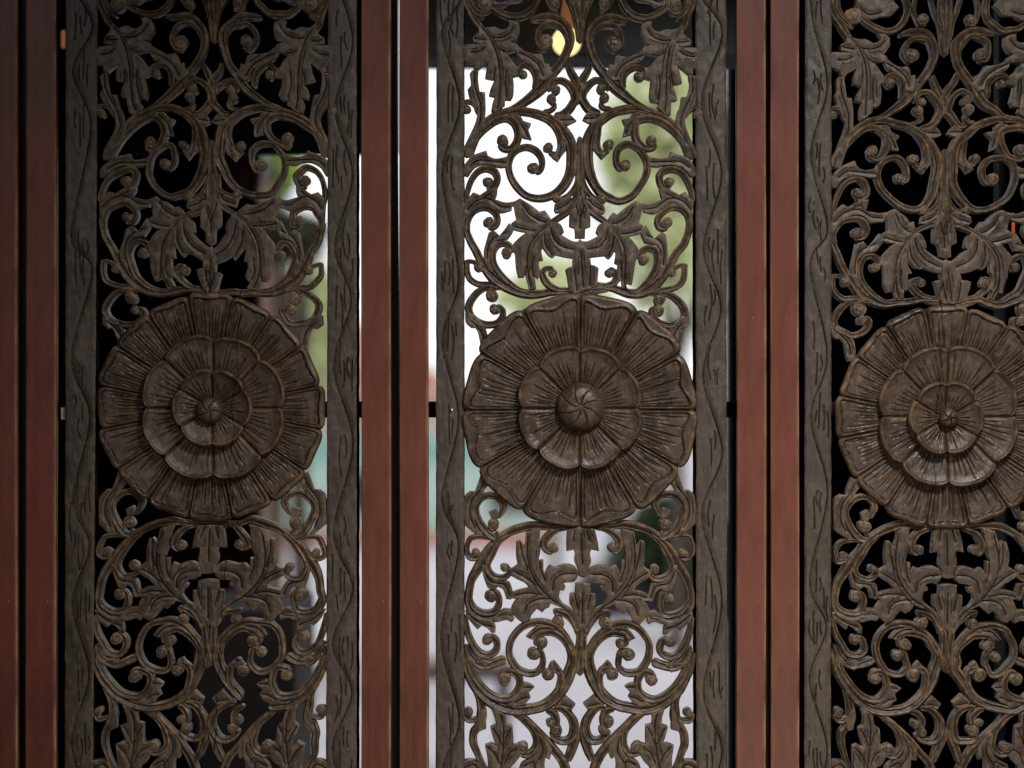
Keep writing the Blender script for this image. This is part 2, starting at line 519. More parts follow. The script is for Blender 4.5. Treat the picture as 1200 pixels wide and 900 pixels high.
def relief(acc, outline, grooves=(), lift=0.0, grid=1.7, edge=1.1, edge_h=1.2, gd=2.3, gw=0.8, belly=1.5, depth=DEPTH, noise=0.3,
           sharp=42, presmoothed=False, field=None):
    """a flat-backed carved piece: cut outline, rounded rim, V cuts along the grooves, swelling between them"""
    O = np.asarray(outline, dtype=float) if presmoothed else smooth_outline(outline, sharp)
    # orientation
    area = 0.5 * np.sum(O[:, 0] * np.roll(O[:, 1], -1) - np.roll(O[:, 0], -1) * O[:, 1])
    if area < 0:
        O = O[::-1]
    if not presmoothed:
        Tq = np.roll(O, -1, axis=0) - np.roll(O, 1, axis=0)
        Tq /= np.maximum(np.linalg.norm(Tq, axis=1), 1e-6)[:, None]
        O = O + np.stack([Tq[:, 1], -Tq[:, 0]], axis=1) * 0.25
    # drop near-duplicate points
    keep = [0]
    for i in range(1, len(O)):
        if np.linalg.norm(O[i] - O[keep[-1]]) > 0.35:
            keep.append(i)
    O = O[keep]
    no = len(O)
    x0, y0 = O.min(axis=0)
    x1, y1 = O.max(axis=0)
    xs, ys = np.meshgrid(np.arange(x0 + grid * 0.3, x1, grid), np.arange(y0 + grid * 0.3, y1, grid))
    xs = xs + (np.arange(xs.shape[0]) % 2)[:, None] * grid * 0.5
    pts = [np.stack([xs.ravel(), ys.ravel()], axis=1)]
    G = []
    fine = []
    if not presmoothed:
        for g in grooves:
            gg = resample(catmull(np.asarray(g, dtype=float)[:, :2], step=0.8), 2.0)
            if len(gg) < 7:
                continue
            T = np.gradient(gg, axis=0)
            T /= np.maximum(np.linalg.norm(T, axis=1), 1e-6)[:, None]
            Nn = np.stack([-T[:, 1], T[:, 0]], axis=1)
            for sg in (-1, 1):
                a0, a1 = rng.uniform(0.12, 0.3), rng.uniform(0.55, 0.85)
                seg = slice(int(a0 * len(gg)), int(a1 * len(gg)))
                k = len(gg[seg])
                if k < 4 or rng.random() < 0.35:
                    continue
                fine.append(gg[seg] + Nn[seg] * sg * (rng.uniform(3.0, 4.4) + np.linspace(0, 1.2, k))[:, None])
    nfirst = len(grooves)
    for g in list(grooves) + fine:
        gg = resample(catmull(np.asarray(g, dtype=float)[:, :2], step=0.8), 1.3)
        G.append(gg)
        T = np.gradient(gg, axis=0)
        T /= np.maximum(np.linalg.norm(T, axis=1), 1e-6)[:, None]
        Nn = np.stack([-T[:, 1], T[:, 0]], axis=1)
        for o in (0, -gw, gw):
            pts.append(gg + Nn * o)
    # a ring just inside the outline gives the rim its own faces
    Tn = np.roll(O, -1, axis=0) - np.roll(O, 1, axis=0)
    Tn /= np.maximum(np.linalg.norm(Tn, axis=1), 1e-6)[:, None]
    In = np.stack([-Tn[:, 1], Tn[:, 0]], axis=1)
    pts.append(O + In * 0.65)
    pts.append((O + In * 1.5)[::1])
    npg = len(pts[0])
    P = np.vstack(pts)
    ok = inside(P[:, 0], P[:, 1], O)
    P, isg = P[ok], (np.arange(len(P)) < npg)[ok]
    d = seg_dist(P[:, 0], P[:, 1], O, True)
    kk = d > np.where(isg, 1.9, 0.42)
    P, isg, d = P[kk], isg[kk], d[kk]
    dg_all = np.full(len(P), 1e9)
    for g in G:
        dg_all = np.minimum(dg_all, seg_dist(P[:, 0], P[:, 1], g))
    k2 = ~(isg & (dg_all < gw * 1.25))
    P, dg = P[k2], dg_all[k2]
    allp = np.vstack([O, P])
    r = delaunay_2d_cdt([Vector((float(a), float(b))) for a, b in allp], [], [list(range(no))], 1, 1e-4)
    V2 = np.array([(v.x, v.y) for v in r[0]])
    F2 = [tuple(f) for f in r[2]]
    nv = len(V2)
    dO = seg_dist(V2[:, 0], V2[:, 1], O, True)
    dG = np.full(nv, 1e9)
    for g in G[:nfirst]:
        dG = np.minimum(dG, seg_dist(V2[:, 0], V2[:, 1], g))
    dF = np.full(nv, 1e9)
    for g in G[nfirst:]:
        dF = np.minimum(dF, seg_dist(V2[:, 0], V2[:, 1], g))
    e = np.clip(dO / edge, 0, 1)
    h = lift - edge_h * (1 - e) ** 2
    if G:
        h = h - gd * np.clip(1 - dG / gw, 0, 1)
        h = h - 1.1 * np.clip(1 - dF / gw, 0, 1) * np.clip(dO / 3.0, 0, 1)
        h = h + belly * np.clip(dG / 4.6, 0, 1) ** 0.8 - 0.10 * np.clip(dG - 4.6, 0, 9) - belly * 0.5
    sd = rng.uniform(0, 30)
    h = h + noise * vnoise(V2[:, 0], V2[:, 1], sd, 0.16) + noise * 0.4 * vnoise(V2[:, 0], V2[:, 1], sd + 5, 0.55)
    if field is not None:
        h = h + field(V2[:, 0], V2[:, 1])
    wear_and_lit_edge = np.clip(1.15 - dO / 1.3, 0, 1) * 0.95
    verts = [PX(a, b, c) for (a, b), c in zip(V2, h)]
    # find the triangle winding so that faces look at the camera
    F = []
    for f in F2:
        a, b, c = V2[f[0]], V2[f[1]], V2[f[2]]
        cr = (b[0] - a[0]) * (c[1] - a[1]) - (b[1] - a[1]) * (c[0] - a[0])
        F.append(f if cr < 0 else f[::-1])
    # boundary edges -> side walls
    cnt = {}
    for f in F:
        for i in range(len(f)):
            cnt[(f[i], f[(i + 1) % len(f)])] = 1
    bd = [e_ for e_ in cnt if (e_[1], e_[0]) not in cnt]
    ids = {}
    W = list(wear_and_lit_edge)
    for a, b in bd:
        for q in (a, b):
            if q not in ids:
                ids[q] = len(verts)
                verts.append(PX(V2[q][0], V2[q][1], h[q] - 1.0))
                W.append(0.3)
                verts.append(PX(V2[q][0], V2[q][1], -depth))
                W.append(0.0)
    nface_top = len(F)
    for a, b in bd:
        F.append((b, a, ids[a], ids[b]))
        F.append((ids[b], ids[a], ids[a] + 1, ids[b] + 1))
    acc.side0 = len(acc.f) + nface_top
    acc.add(verts, F, W)


# ------------------------------------------------------------------ the carved pattern, one half, traced in plan
# tiles of the drawing: (x, y) in eighths-of-a-millimetre-like units; tile origin and scale turn them into plan millimetres
AX = 679.7                                    # axis of symmetry of the drawing
TILE = {'A': 0, 'B': 120, 'C': 240, 'D': 340, 'E': 540, 'F': 660, 'G': 780}


def TP(t, p):
    q = (540 + p[0] / 7.5, TILE[t] + p[1] / 7.5)
    return q if len(p) == 2 else q + (p[2] / 7.5,)


def S(*chunks):
    out = []
    for t, pts in chunks:
        out += [TP(t, p) for p in pts]
    return out


# kind, points, options
SCROLLS = []          # (points, eye bosses, lift, options)
LEAVES = []           # (outline, grooves, lift, options)


def scroll(chunks, eyes=(), lift=0.0, tagname='', **kw):
    SCROLLS.append((S(*chunks), [TP(t, p) for t, p in eyes], lift, tagname, kw))


def leaf(chunks, grooves=(), lift=0.5, tagname='', **kw):
    LEAVES.append((S(*chunks), [S(*g) for g in grooves], lift, tagname, kw))


# --- top section
scroll([('A', [(255, 30, 45), (300, 75, 55), (380, 122, 62), (460, 142, 66), (545, 132, 66), (610, 92, 64), (655, 30, 60), (682, -60, 60), (650, -190, 58)])], lift=0.2)
scroll([('A', [(95, -210, 40), (82, -60, 45), (105, 20, 48), (150, 80, 50), (215, 98, 50), (260, 60, 45), (262, 0, 40), (230, -40, 36)])], [('A', (205, 35, 70))], lift=0.6)
scroll([('A', [(60, -210, 40), (55, -60, 40), (75, 20, 44), (115, 90, 44), (160, 130, 42), (205, 150, 26)])], lift=0.0)
scroll([('A', [(10, -210, 56), (20, -60, 60), (48, 30, 62), (85, 110, 66), (130, 185, 66), (180, 250, 60), (225, 320, 46), (270, 410, 34), (300, 500, 24)])], lift=0.8)
leaf([('A', [(240, -180), (225, -60), (262, 0), (300, 40), (345, 58), (385, 52), (430, 20), (515, 8), (560, -30), (600, -70), (560, -120), (520, -200), (400, -220)])],
     [[('A', [(250, -50), (330, 10), (440, -20)])]], lift=-0.5)
leaf([('A', [(165, 205), (210, 243), (262, 240), (298, 234), (328, 252), (372, 262), (418, 238), (424, 205), (408, 176), (462, 180),
             (508, 205), (516, 270), (500, 330), (478, 360), (440, 366), (492, 388), (520, 424), (480, 446), (395, 466), (440, 520),
             (472, 565), (506, 604), (508, 662), (455, 672), (464, 740), (460, 830), (437, 876), (388, 874), (384, 920)]),
      ('B', [(380, 25), (300, 90), (268, 75), (280, 10)]),
      ('A', [(300, 850), (248, 838), (264, 780), (300, 700), (262, 694), (215, 684), (226, 610), (246, 530), (180, 585), (150, 612), (115, 608),
             (112, 560), (60, 548), (22, 535), (18, 400), (60, 390), (205, 388), (160, 380), (108, 372), (104, 325), (150, 285)])],
     [[('A', [(185, 240), (245, 320), (300, 430), (332, 550), (345, 700), (335, 860)]), ('B', [(320, 50)])],
      [('A', [(275, 328), (350, 330), (420, 300), (462, 240)])],
      [('A', [(95, 462), (160, 452), (205, 420)])],
      [('A', [(300, 610), (296, 660), (285, 720)])],
      [('A', [(345, 430), (380, 455), (430, 455)])],
      [('A', [(120, 335), (180, 345), (225, 345)])],
      [('A', [(400, 620), (395, 720), (400, 850)])]], lift=1.3)
leaf([('A', [(78, 650), (100, 622), (130, 612), (152, 622), (150, 700), (165, 805), (212, 810), (215, 900)]),
      ('B', [(216, 60), (205, 180), (180, 270), (130, 400), (100, 480), (30, 470), (28, 400), (60, 330), (125, 190), (146, 110), (122, 68), (100, -10)]),
      ('A', [(88, 870), (74, 850), (60, 788), (90, 750)])],
     [[('A', [(120, 640), (120, 740), (150, 850)]), ('B', [(175, 40), (165, 180), (110, 320)])]], lift=0.2)
scroll([('B', [(150, 70, 44), (125, 20, 40), (85, -8, 40), (45, -8, 38), (20, 20, 36)])], [('B', (48, 55, 38))], lift=0.6)
scroll([('A', [(610, 168, 30), (660, 160, 62), (730, 148, 80), (810, 150, 82), (890, 190, 80), (948, 265, 78), (962, 350, 78), (930, 450, 78),
               (875, 555, 78), (800, 650, 88), (735, 740, 98), (650, 820, 95), (560, 890, 74)]), ('B', [(480, 40, 60), (400, 75, 50)])], lift=0.4)
scroll([('A', [(935, 380, 26), (925, 310, 34), (885, 240, 48), (815, 205, 52), (740, 213, 52), (685, 265, 52), (668, 345, 50), (700, 415, 50), (750, 425, 46)])],
       [('A', (742, 365, 62))], lift=1.0)
leaf([('A', [(484, 436), (525, 420), (562, 450), (640, 476), (700, 470), (722, 492), (736, 560), (776, 558), (786, 612), (818, 645), (740, 710),
             (680, 700), (692, 640), (655, 585), (600, 545), (540, 532), (502, 482)])],
     [[('A', [(510, 460), (600, 505), (680, 570), (720, 660)])]], lift=1.0)
scroll([('A', [(640, 780, 40), (662, 720, 62), (662, 650, 72), (628, 590, 68), (570, 562, 54), (520, 585, 46), (505, 640, 44)])], [('A', (545, 650, 42))], lift=1.2)
scroll([('A', [(880, -210, 40), (925, -60, 40), (950, 0, 42), (990, 90, 44), (1015, 190, 44), (1030, 290, 40), (1040, 360, 40)])], lift=0.0)
scroll([('A', [(1005, -210, 70), (1010, -60, 70), (1020, 40, 70), (1035, 150, 64), (1046, 260, 56), (1046, 350, 40)])], lift=1.0)
scroll([('A', [(760, -180, 34), (738, -60, 36), (765, 20, 40), (800, 80, 40), (840, 92, 30)])], [('A', (825, 42, 50))], lift=0.5)
scroll([('A', [(938, 545, 36), (960, 610, 62), (1000, 680, 72), (1036, 745, 74), (1046, 800, 70)])], lift=0.2, end=(0, 0))
scroll([('A', [(775, 800, 30), (782, 755, 48), (820, 712, 52), (885, 702, 56), (950, 740, 64), (1000, 810, 80), (1008, 880, 82)]),
        ('B', [(995, -10, 78), (950, 60, 74), (885, 105, 66), (820, 110, 50)])], [('A', (835, 788, 42))], lift=0.8)
scroll([('A', [(790, 880, 46), (820, 915, 44)]), ('B', [(820, 40, 44), (780, 70, 40), (720, 78, 30)])], [('A', (798, 868, 46))], lift=0.6)
leaf([('B', [(860, 140), (900, 118), (945, 92), (985, 130), (1016, 160), (965, 185), (922, 206), (885, 185)])], [[('B', [(880, 155), (990, 152)])]], lift=0.2)
scroll([('B', [(45, 480, 60), (75, 400, 80), (120, 310, 78), (190, 210, 74), (270, 135, 72), (370, 88, 72), (480, 70, 74), (600, 80, 76), (715, 112, 80), (820, 165, 88),
               (905, 245, 92), (960, 340, 104), (985, 450, 112), (972, 580, 100), (925, 700, 88), (850, 785, 78), (750, 832, 70), (650, 838, 64), (560, 805, 62),
               (485, 730, 62), (435, 640, 62), (420, 545, 62), (445, 460, 60), (505, 408, 58), (585, 390, 60), (660, 420, 62), (708, 485, 60), (712, 560, 56), (680, 610, 46)])],
       [('B', (635, 575, 50))], lift=0.6)
scroll([('B', [(630, 110, 30), (740, 142, 44), (825, 205, 58), (872, 290, 66), (880, 385, 66), (850, 450, 56), (800, 448, 46)])], [('B', (768, 395, 44))], lift=-0.1)
leaf([('B', [(880, 340), (915, 350), (922, 420), (890, 460), (852, 518), (800, 480), (830, 440)])], [[('B', [(880, 370), (865, 490)])]], lift=0.3)
scroll([('B', [(100, 400, 26), (150, 300, 46), (225, 215, 60), (320, 152, 64), (410, 138, 66), (480, 185, 74), (505, 270, 76), (488, 350, 70), (440, 402, 60), (380, 405, 56), (345, 380, 44)])],
       [('B', (368, 335, 52))], lift=1.0)
leaf([('B', [(430, 112), (490, 108), (525, 122), (548, 162), (616, 184), (606, 210), (590, 236), (622, 326), (548, 312), (515, 240), (470, 170)])],
     [[('B', [(470, 130), (540, 210), (590, 300)])]], lift=0.0)
leaf([('B', [(70, 500), (95, 470), (130, 455), (224, 424), (236, 468), (300, 494), (385, 482), (430, 452), (420, 520), (398, 566), (340, 570), (275, 552),
             (200, 540), (120, 572), (60, 650), (30, 640), (30, 560)])],
     [[('B', [(80, 560), (150, 510), (250, 515), (390, 530)])]], lift=0.3)
scroll([('B', [(40, 880, 40), (58, 780, 46), (92, 680, 50), (150, 605, 56), (222, 578, 62), (290, 600, 68), (320, 660, 66), (300, 728, 60), (250, 755, 52)])],
       [('B', (238, 698, 48))], lift=0.8)
leaf([('C', [(40, -30), (75, -70), (110, -110), (168, -84), (240, -130), (322, -146), (315, -90), (298, -48), (400, -20), (500, -34), (548, -10), (500, 20),
             (452, 6), (445, 46), (380, 66), (340, 70), (300, 30), (240, 2), (150, 14), (90, 70), (35, 150)])],
     [[('C', [(60, 40), (130, -30), (240, -55), (350, 15), (430, 20)])], [('C', [(180, -50), (260, -100)])]], lift=0.3)
scroll([('C', [(60, 230, 40), (62, 150, 46), (92, 75, 56), (150, 35, 52), (230, 25, 56), (298, 65, 62), (322, 130, 60), (300, 185, 56), (255, 196, 48)])],
       [('C', (245, 152, 46))], lift=0.9)
scroll([('C', [(45, 130, 50), (52, 230, 62), (85, 320, 68), (130, 400, 70), (175, 490, 76), (240, 590, 90), (310, 665, 98), (400, 722, 90), (500, 765, 86), (600, 785, 82),
               (700, 782, 74), (800, 765, 66), (930, 760, 70), (1057, 775, 90)])], lift=0.4)
scroll([('C', [(600, 770, 24), (500, 735, 40), (415, 675, 52), (345, 605, 58), (292, 520, 60), (280, 430, 62), (312, 362, 60), (368, 336, 60), (425, 355, 58), (446, 400, 48)])],
       [('C', (402, 424, 46))], lift=1.3)
leaf([('C', [(208, 480), (203, 410), (222, 330), (246, 245), (285, 222), (318, 250), (338, 272), (382, 222), (424, 162), (452, 188), (458, 232), (414, 300),
             (360, 305), (305, 318), (262, 370), (250, 450), (262, 520), (290, 600), (240, 565)])],
     [[('C', [(235, 470), (240, 370), (290, 290), (400, 240)])]], lift=1.6)
scroll([('C', [(28, 505, 34), (80, 494, 34), (130, 510, 40), (175, 545, 34)])], [('C', (158, 550, 42))], lift=0.4)
scroll([('C', [(55, 490, 44), (55, 580, 50), (80, 650, 56), (150, 694, 56), (250, 702, 52), (340, 725, 40)])], lift=0.2)
scroll([('C', [(330, 715, 26), (250, 718, 46), (160, 758, 60), (95, 830, 66)]),
        ('D', [(68, 155, 68), (90, 225, 66), (150, 278, 66), (230, 304, 66), (312, 292, 64), (362, 240, 60), (368, 180, 54), (330, 140, 40)])], [('D', (300, 168, 44))], lift=0.7)
scroll([('C', [(400, 740, 24), (320, 728, 38), (262, 752, 52), (240, 800, 48)])], [('C', (276, 805, 56))], lift=1.1)
leaf([('D', [(38, 200), (45, 285), (92, 332), (125, 330), (150, 370), (168, 450), (178, 520), (190, 560), (230, 540), (240, 440), (215, 330), (170, 270), (100, 210)])],
     [[('D', [(100, 270), (185, 380), (205, 480)])]], lift=-0.3)
# large acanthus beside the axis
scroll([('B', [(1036, 600, 36), (1030, 720, 46), (1012, 820, 54)]), ('C', [(978, 15, 58), (912, 78, 58), (835, 128, 52), (765, 172, 38), (705, 228, 24), (660, 280, 14)])], lift=1.6)
leaf([('C', [(462, -20), (520, -56), (572, -24), (622, 8), (690, 62), (738, 50), (770, 92), (800, 135), (850, 155), (885, 185), (906, 238), (880, 262), (925, 290),
             (990, 322), (1045, 322), (1050, 400), (1010, 430), (980, 470), (905, 458), (835, 440), (805, 466), (765, 440), (720, 380), (706, 405), (722, 488), (688, 492),
             (684, 530), (692, 565), (702, 612), (672, 652), (648, 625), (662, 738), (600, 740), (582, 670), (566, 612), (552, 636), (505, 640), (488, 570), (480, 500), (474, 428),
             (446, 395), (462, 345), (520, 285), (580, 242), (515, 232), (438, 212), (446, 160), (490, 130), (475, 70)])],
     [[('C', [(800, 150), (720, 210), (645, 290), (600, 370), (585, 470), (590, 600), (615, 720)])],
      [('C', [(545, 0), (600, 80), (690, 138), (740, 150)])],
      [('C', [(792, 205), (815, 290), (880, 360), (985, 392)])],
      [('C', [(735, 270), (745, 350), (800, 440)])],
      [('C', [(560, 625), (578, 520), (585, 420)])],
      [('C', [(470, 190), (560, 215), (650, 230)])],
      [('C', [(640, 630), (625, 560), (640, 460)])]], lift=1.5)
scroll([('C', [(960, 752, 26), (850, 742, 50), (775, 705, 64), (730, 645, 66), (720, 590, 54), (755, 558, 42), (800, 560, 38)])], [('C', (808, 602, 40))], lift=1.0)
scroll([('B', [(1048, 300, 40), (1048, 420, 64), (1048, 560, 78), (1048, 680, 84), (1050, 800, 90), (1052, 900, 80)])], lift=1.3)
scroll([('B', [(1036, 620, 36), (1010, 730, 46), (950, 810, 46), (870, 850, 34)])], [('B', (843, 838, 42))], lift=0.8)
leaf([('C', [(990, -60), (985, -20), (940, 20), (878, 62), (832, 72), (820, 40), (826, -8), (870, -30), (930, -70)])], [[('C', [(840, 40), (920, 0), (970, -50)])]], lift=0.9)

# --- lower section
leaf([('E', [(178, 118), (215, 140), (248, 205), (205, 262), (190, 300), (160, 360), (110, 420), (130, 560), (200, 680), (130, 645), (30, 562), (30, 330),
             (82, 268), (125, 272), (150, 200)])],
     [[('E', [(205, 170), (165, 260), (95, 350), (80, 480), (130, 590)])]], lift=-0.2)
scroll([('E', [(330, 505, 26), (366, 440, 56), (372, 380, 62), (320, 322, 62), (235, 308, 62), (165, 345, 62), (130, 420, 60), (148, 510, 64), (200, 600, 72), (270, 668, 66), (330, 680, 40)])],
       [('E', (286, 566, 56))], lift=0.6)
leaf([('E', [(246, 448), (310, 424), (330, 470), (322, 512), (272, 516)])], lift=1.5)
scroll([('E', [(1057, 578, 84), (920, 582, 60), (790, 586, 56), (660, 572, 78), (530, 592, 80), (425, 632, 76), (335, 695, 80), (265, 775, 96), (205, 860, 104)]),
        ('F', [(150, 50, 92), (95, 145, 78), (72, 250, 72), (68, 345, 72), (95, 425, 76), (155, 468, 78), (240, 485, 70), (325, 465, 62), (400, 452, 62), (440, 470, 44)])], lift=0.4)
scroll([('E', [(420, 650, 24), (330, 730, 44), (275, 830, 56)]), ('F', [(232, 20, 60), (252, 85, 60), (300, 125, 58), (370, 132, 54), (420, 100, 48), (424, 55, 40)])],
       [('F', (386, 40, 42))], lift=1.0)
leaf([('F', [(186, 10), (198, 110), (236, 215), (275, 235), (302, 235), (325, 205), (372, 232), (402, 315), (440, 318), (462, 298), (452, 240), (430, 180), (400, 160),
             (330, 155), (260, 115), (222, 40)])], [[('F', [(210, 70), (260, 160), (380, 190), (430, 280)])]], lift=0.2)
scroll([('F', [(85, 310, 26), (105, 375, 44), (155, 425, 52), (230, 442, 54), (300, 425, 60), (334, 365, 62), (330, 300, 60), (305, 255, 44)])], [('F', (260, 292, 54))], lift=0.9)
leaf([('F', [(40, 420), (55, 470), (92, 520), (146, 582), (182, 548), (232, 570), (268, 612), (302, 610), (305, 570), (294, 535), (260, 495), (180, 490), (110, 440)])],
     [[('F', [(70, 450), (160, 520), (270, 560)])]], lift=0.1)
leaf([('F', [(380, 402), (440, 408), (470, 490), (448, 518), (400, 500), (330, 515), (290, 520), (270, 490), (330, 440)])], [[('F', [(330, 480), (440, 460)])]], lift=0.2)
scroll([('E', [(268, 690, 24), (180, 672, 38), (95, 680, 46), (58, 740, 48), (55, 810, 50), (90, 858, 52), (145, 850, 46)])], [('E', (132, 812, 40))], lift=0.5)
scroll([('E', [(935, 600, 24), (850, 610, 44), (780, 650, 64), (735, 715, 72), (745, 775, 64), (790, 805, 48)])], [('E', (816, 768, 44))], lift=0.8)
# lower acanthus
leaf([('F', [(488, -190), (520, -200), (562, -152), (572, -230), (575, -272), (640, -292), (698, -300), (692, -200), (700, -130), (682, -22), (725, -28), (726, 50),
             (738, 92), (758, 50), (782, 18), (830, 36), (880, 18), (940, 10), (1000, 32), (1032, 80), (1018, 135), (985, 165), (930, 168), (885, 180), (918, 202),
             (905, 242), (872, 236), (858, 300), (900, 360), (960, 398), (1012, 470), (1050, 560), (1020, 620), (990, 560), (955, 480), (900, 402), (830, 368), (792, 352),
             (772, 388), (745, 400), (716, 432), (668, 400), (622, 452), (605, 490), (540, 522), (490, 482), (442, 430), (446, 388), (474, 338), (502, 318), (455, 308),
             (450, 262), (505, 238), (602, 216), (560, 170), (500, 142), (440, 108), (446, 50), (500, 14), (486, -80)])],
     [[('F', [(590, -240), (585, -100), (600, 20), (640, 130), (710, 230), (800, 318), (890, 378), (970, 460), (1020, 560)])],
      [('F', [(805, 235), (820, 150), (890, 100), (1000, 88)])],
      [('F', [(555, 440), (590, 360), (670, 318), (780, 312)])],
      [('F', [(520, -190), (545, -60), (590, 40)])],
      [('F', [(465, 70), (560, 120), (660, 190)])],
      [('F', [(700, -140), (690, -40), (705, 60), (740, 150)])],
      [('F', [(470, 285), (580, 262), (700, 275)])]], lift=1.4)
scroll([('F', [(1030, 640, 36), (1000, 545, 50), (945, 470, 58), (880, 435, 56), (822, 420, 26)])], [('F', (858, 520, 52))], lift=0.6)
scroll([('F', [(945, 420, 26), (1000, 470, 50), (1032, 560, 56), (1046, 660, 60), (1046, 780, 84), (1046, 900, 96)]), ('G', [(1044, 40, 70), (1044, 90, 40)])], lift=1.2)
scroll([('G', [(20, -140, 50), (35, -50, 72), (65, 60, 90), (130, 190, 96), (225, 295, 100), (340, 368, 98), (470, 400, 92), (600, 392, 90), (725, 362, 92), (835, 285, 100),
               (912, 175, 108), (962, 55, 112)]),
        ('F', [(985, 880, 104), (978, 795, 88), (930, 680, 78), (852, 585, 78), (760, 535, 72), (660, 525, 64), (560, 555, 60), (482, 622, 60), (432, 715, 60), (428, 820, 62), (475, 910, 62)]),
        ('G', [(520, 50, 62), (600, 76, 62), (670, 62, 56), (715, 10, 54)]), ('F', [(722, 850, 54), (705, 790, 50), (680, 770, 40)])], [('F', (638, 800, 54))], lift=0.6)
scroll([('F', [(985, 830, 24), (955, 760, 46), (898, 670, 62), (815, 615, 64), (725, 616, 56), (668, 655, 46), (660, 712, 42)])], [('F', (712, 705, 50))], lift=1.1)
leaf([('F', [(575, 648), (620, 600), (680, 558), (760, 550), (820, 572), (760, 602), (690, 612), (650, 640), (628, 672)])], [[('F', [(600, 650), (680, 585), (780, 575)])]], lift=0.3)
scroll([('G', [(760, 340, 26), (835, 270, 52), (872, 180, 62), (880, 100, 60), (850, 40, 54), (800, 25, 44)])], [('G', (766, 82, 56))], lift=0.9)
leaf([('G', [(770, 20), (790, -20), (820, -40), (850, -5), (880, 40), (860, 90), (820, 60)])], [[('G', [(820, -20), (850, 50)])]], lift=0.4)
scroll([('G', [(50, -60, 40), (95, 60, 56), (165, 170, 60), (255, 258, 62), (360, 300, 62), (450, 285, 66), (508, 215, 68), (515, 125, 66), (462, 62, 60), (395, 58, 54), (358, 95, 44)])],
       [('G', (384, 120, 52))], lift=1.1)
leaf([('G', [(535, 150), (590, 160), (644, 190), (620, 215), (588, 240), (612, 284), (580, 320), (548, 348), (460, 362), (390, 345), (470, 300), (525, 225)])],
     [[('G', [(540, 190), (620, 190)])], [('G', [(480, 320), (540, 290), (590, 280)])]], lift=0.2)
scroll([('F', [(38, 460, 34), (55, 600, 56), (105, 720, 62), (170, 800, 64), (250, 815, 62), (312, 765, 62), (312, 690, 60), (275, 650, 44)])], [('F', (234, 675, 50))], lift=0.8)
scroll([('F', [(40, 720, 40), (85, 820, 64), (150, 890, 80), (230, 905, 80), (310, 880, 76), (395, 850, 86)])], lift=0.1)
leaf([('G', [(40, -60), (130, -30), (200, -60), (260, -20), (225, 0), (205, 46), (150, 20), (90, -10)])], [[('G', [(110, -20), (190, 10)])]], lift=0.0)
scroll([('G', [(120, 210, 40), (158, 300, 56), (180, 390, 82), (178, 480, 92), (150, 545, 74), (112, 600, 72), (110, 690, 68), (145, 780, 56), (185, 880, 56), (230, 960, 50)])], lift=0.1, end=(0, 0))
leaf([('G', [(190, 380), (218, 400), (222, 556), (165, 578), (140, 500)])], lift=0.0)
scroll([('G', [(168, 450, 26), (115, 484, 44), (60, 478, 50), (32, 430, 44)])], [('G', (68, 412, 40))], lift=0.7)
leaf([('G', [(20, 850), (60, 830), (120, 832), (165, 880), (185, 960), (20, 960)])], [[('G', [(30, 900), (110, 870), (160, 920)])]], lift=0.6)
leaf([('G', [(262, 365), (310, 390), (386, 430), (398, 518), (452, 536), (460, 640), (462, 700), (512, 690), (524, 780), (480, 850), (440, 890), (430, 960), (240, 960),
             (236, 820), (214, 704), (270, 685), (312, 706), (282, 620), (260, 545), (312, 520), (296, 450)])],
     [[('G', [(345, 430), (372, 520), (374, 680), (350, 940)])], [('G', [(385, 860), (425, 770), (490, 735)])], [('G', [(235, 715), (300, 780), (345, 860)])],
      [('G', [(280, 550), (325, 620), (360, 690)])], [('G', [(440, 550), (400, 620), (385, 690)])]], lift=1.1)
scroll([('G', [(450, 415, 40), (540, 465, 70), (640, 560, 76), (745, 665, 76), (830, 760, 74), (895, 850, 80), (935, 960, 86)])], lift=0.5)
scroll([('G', [(480, 440, 24), (585, 515, 48), (655, 620, 62), (660, 720, 64), (605, 785, 62), (540, 785, 52), (500, 750, 44)])], [('G', (544, 728, 50))], lift=1.0)
leaf([('G', [(680, 590), (735, 640), (785, 705), (797, 762), (780, 826), (742, 808), (735, 870), (742, 960), (500, 960), (532, 870), (590, 828), (655, 790), (695, 700)])],
     [[('G', [(700, 650), (720, 760), (660, 860)])], [('G', [(560, 880), (640, 850), (650, 940)])]], lift=0.6)
leaf([('G', [(850, 345), (920, 268), (1006, 342), (972, 396), (930, 375), (880, 370)])], [[('G', [(880, 340), (960, 360)])]], lift=0.3)
scroll([('G', [(820, 372, 50), (900, 390, 64), (968, 460, 74), (1000, 550, 88), (975, 640, 78), (915, 672, 68), (845, 655, 62), (800, 610, 46)])], [('G', (838, 578, 48))], lift=0.7)
scroll([('G', [(745, 395, 46), (800, 415, 66), (838, 470, 66), (840, 530, 50)])], [('G', (790, 508, 44))], lift=0.5)
scroll([('G', [(1020, 560, 60), (1010, 640, 84), (975, 750, 80), (935, 850, 64)])], lift=0.2, end=(0, 1))


def both(chunks):
    """close an outline over the axis"""
    L = S(*chunks)
    return L


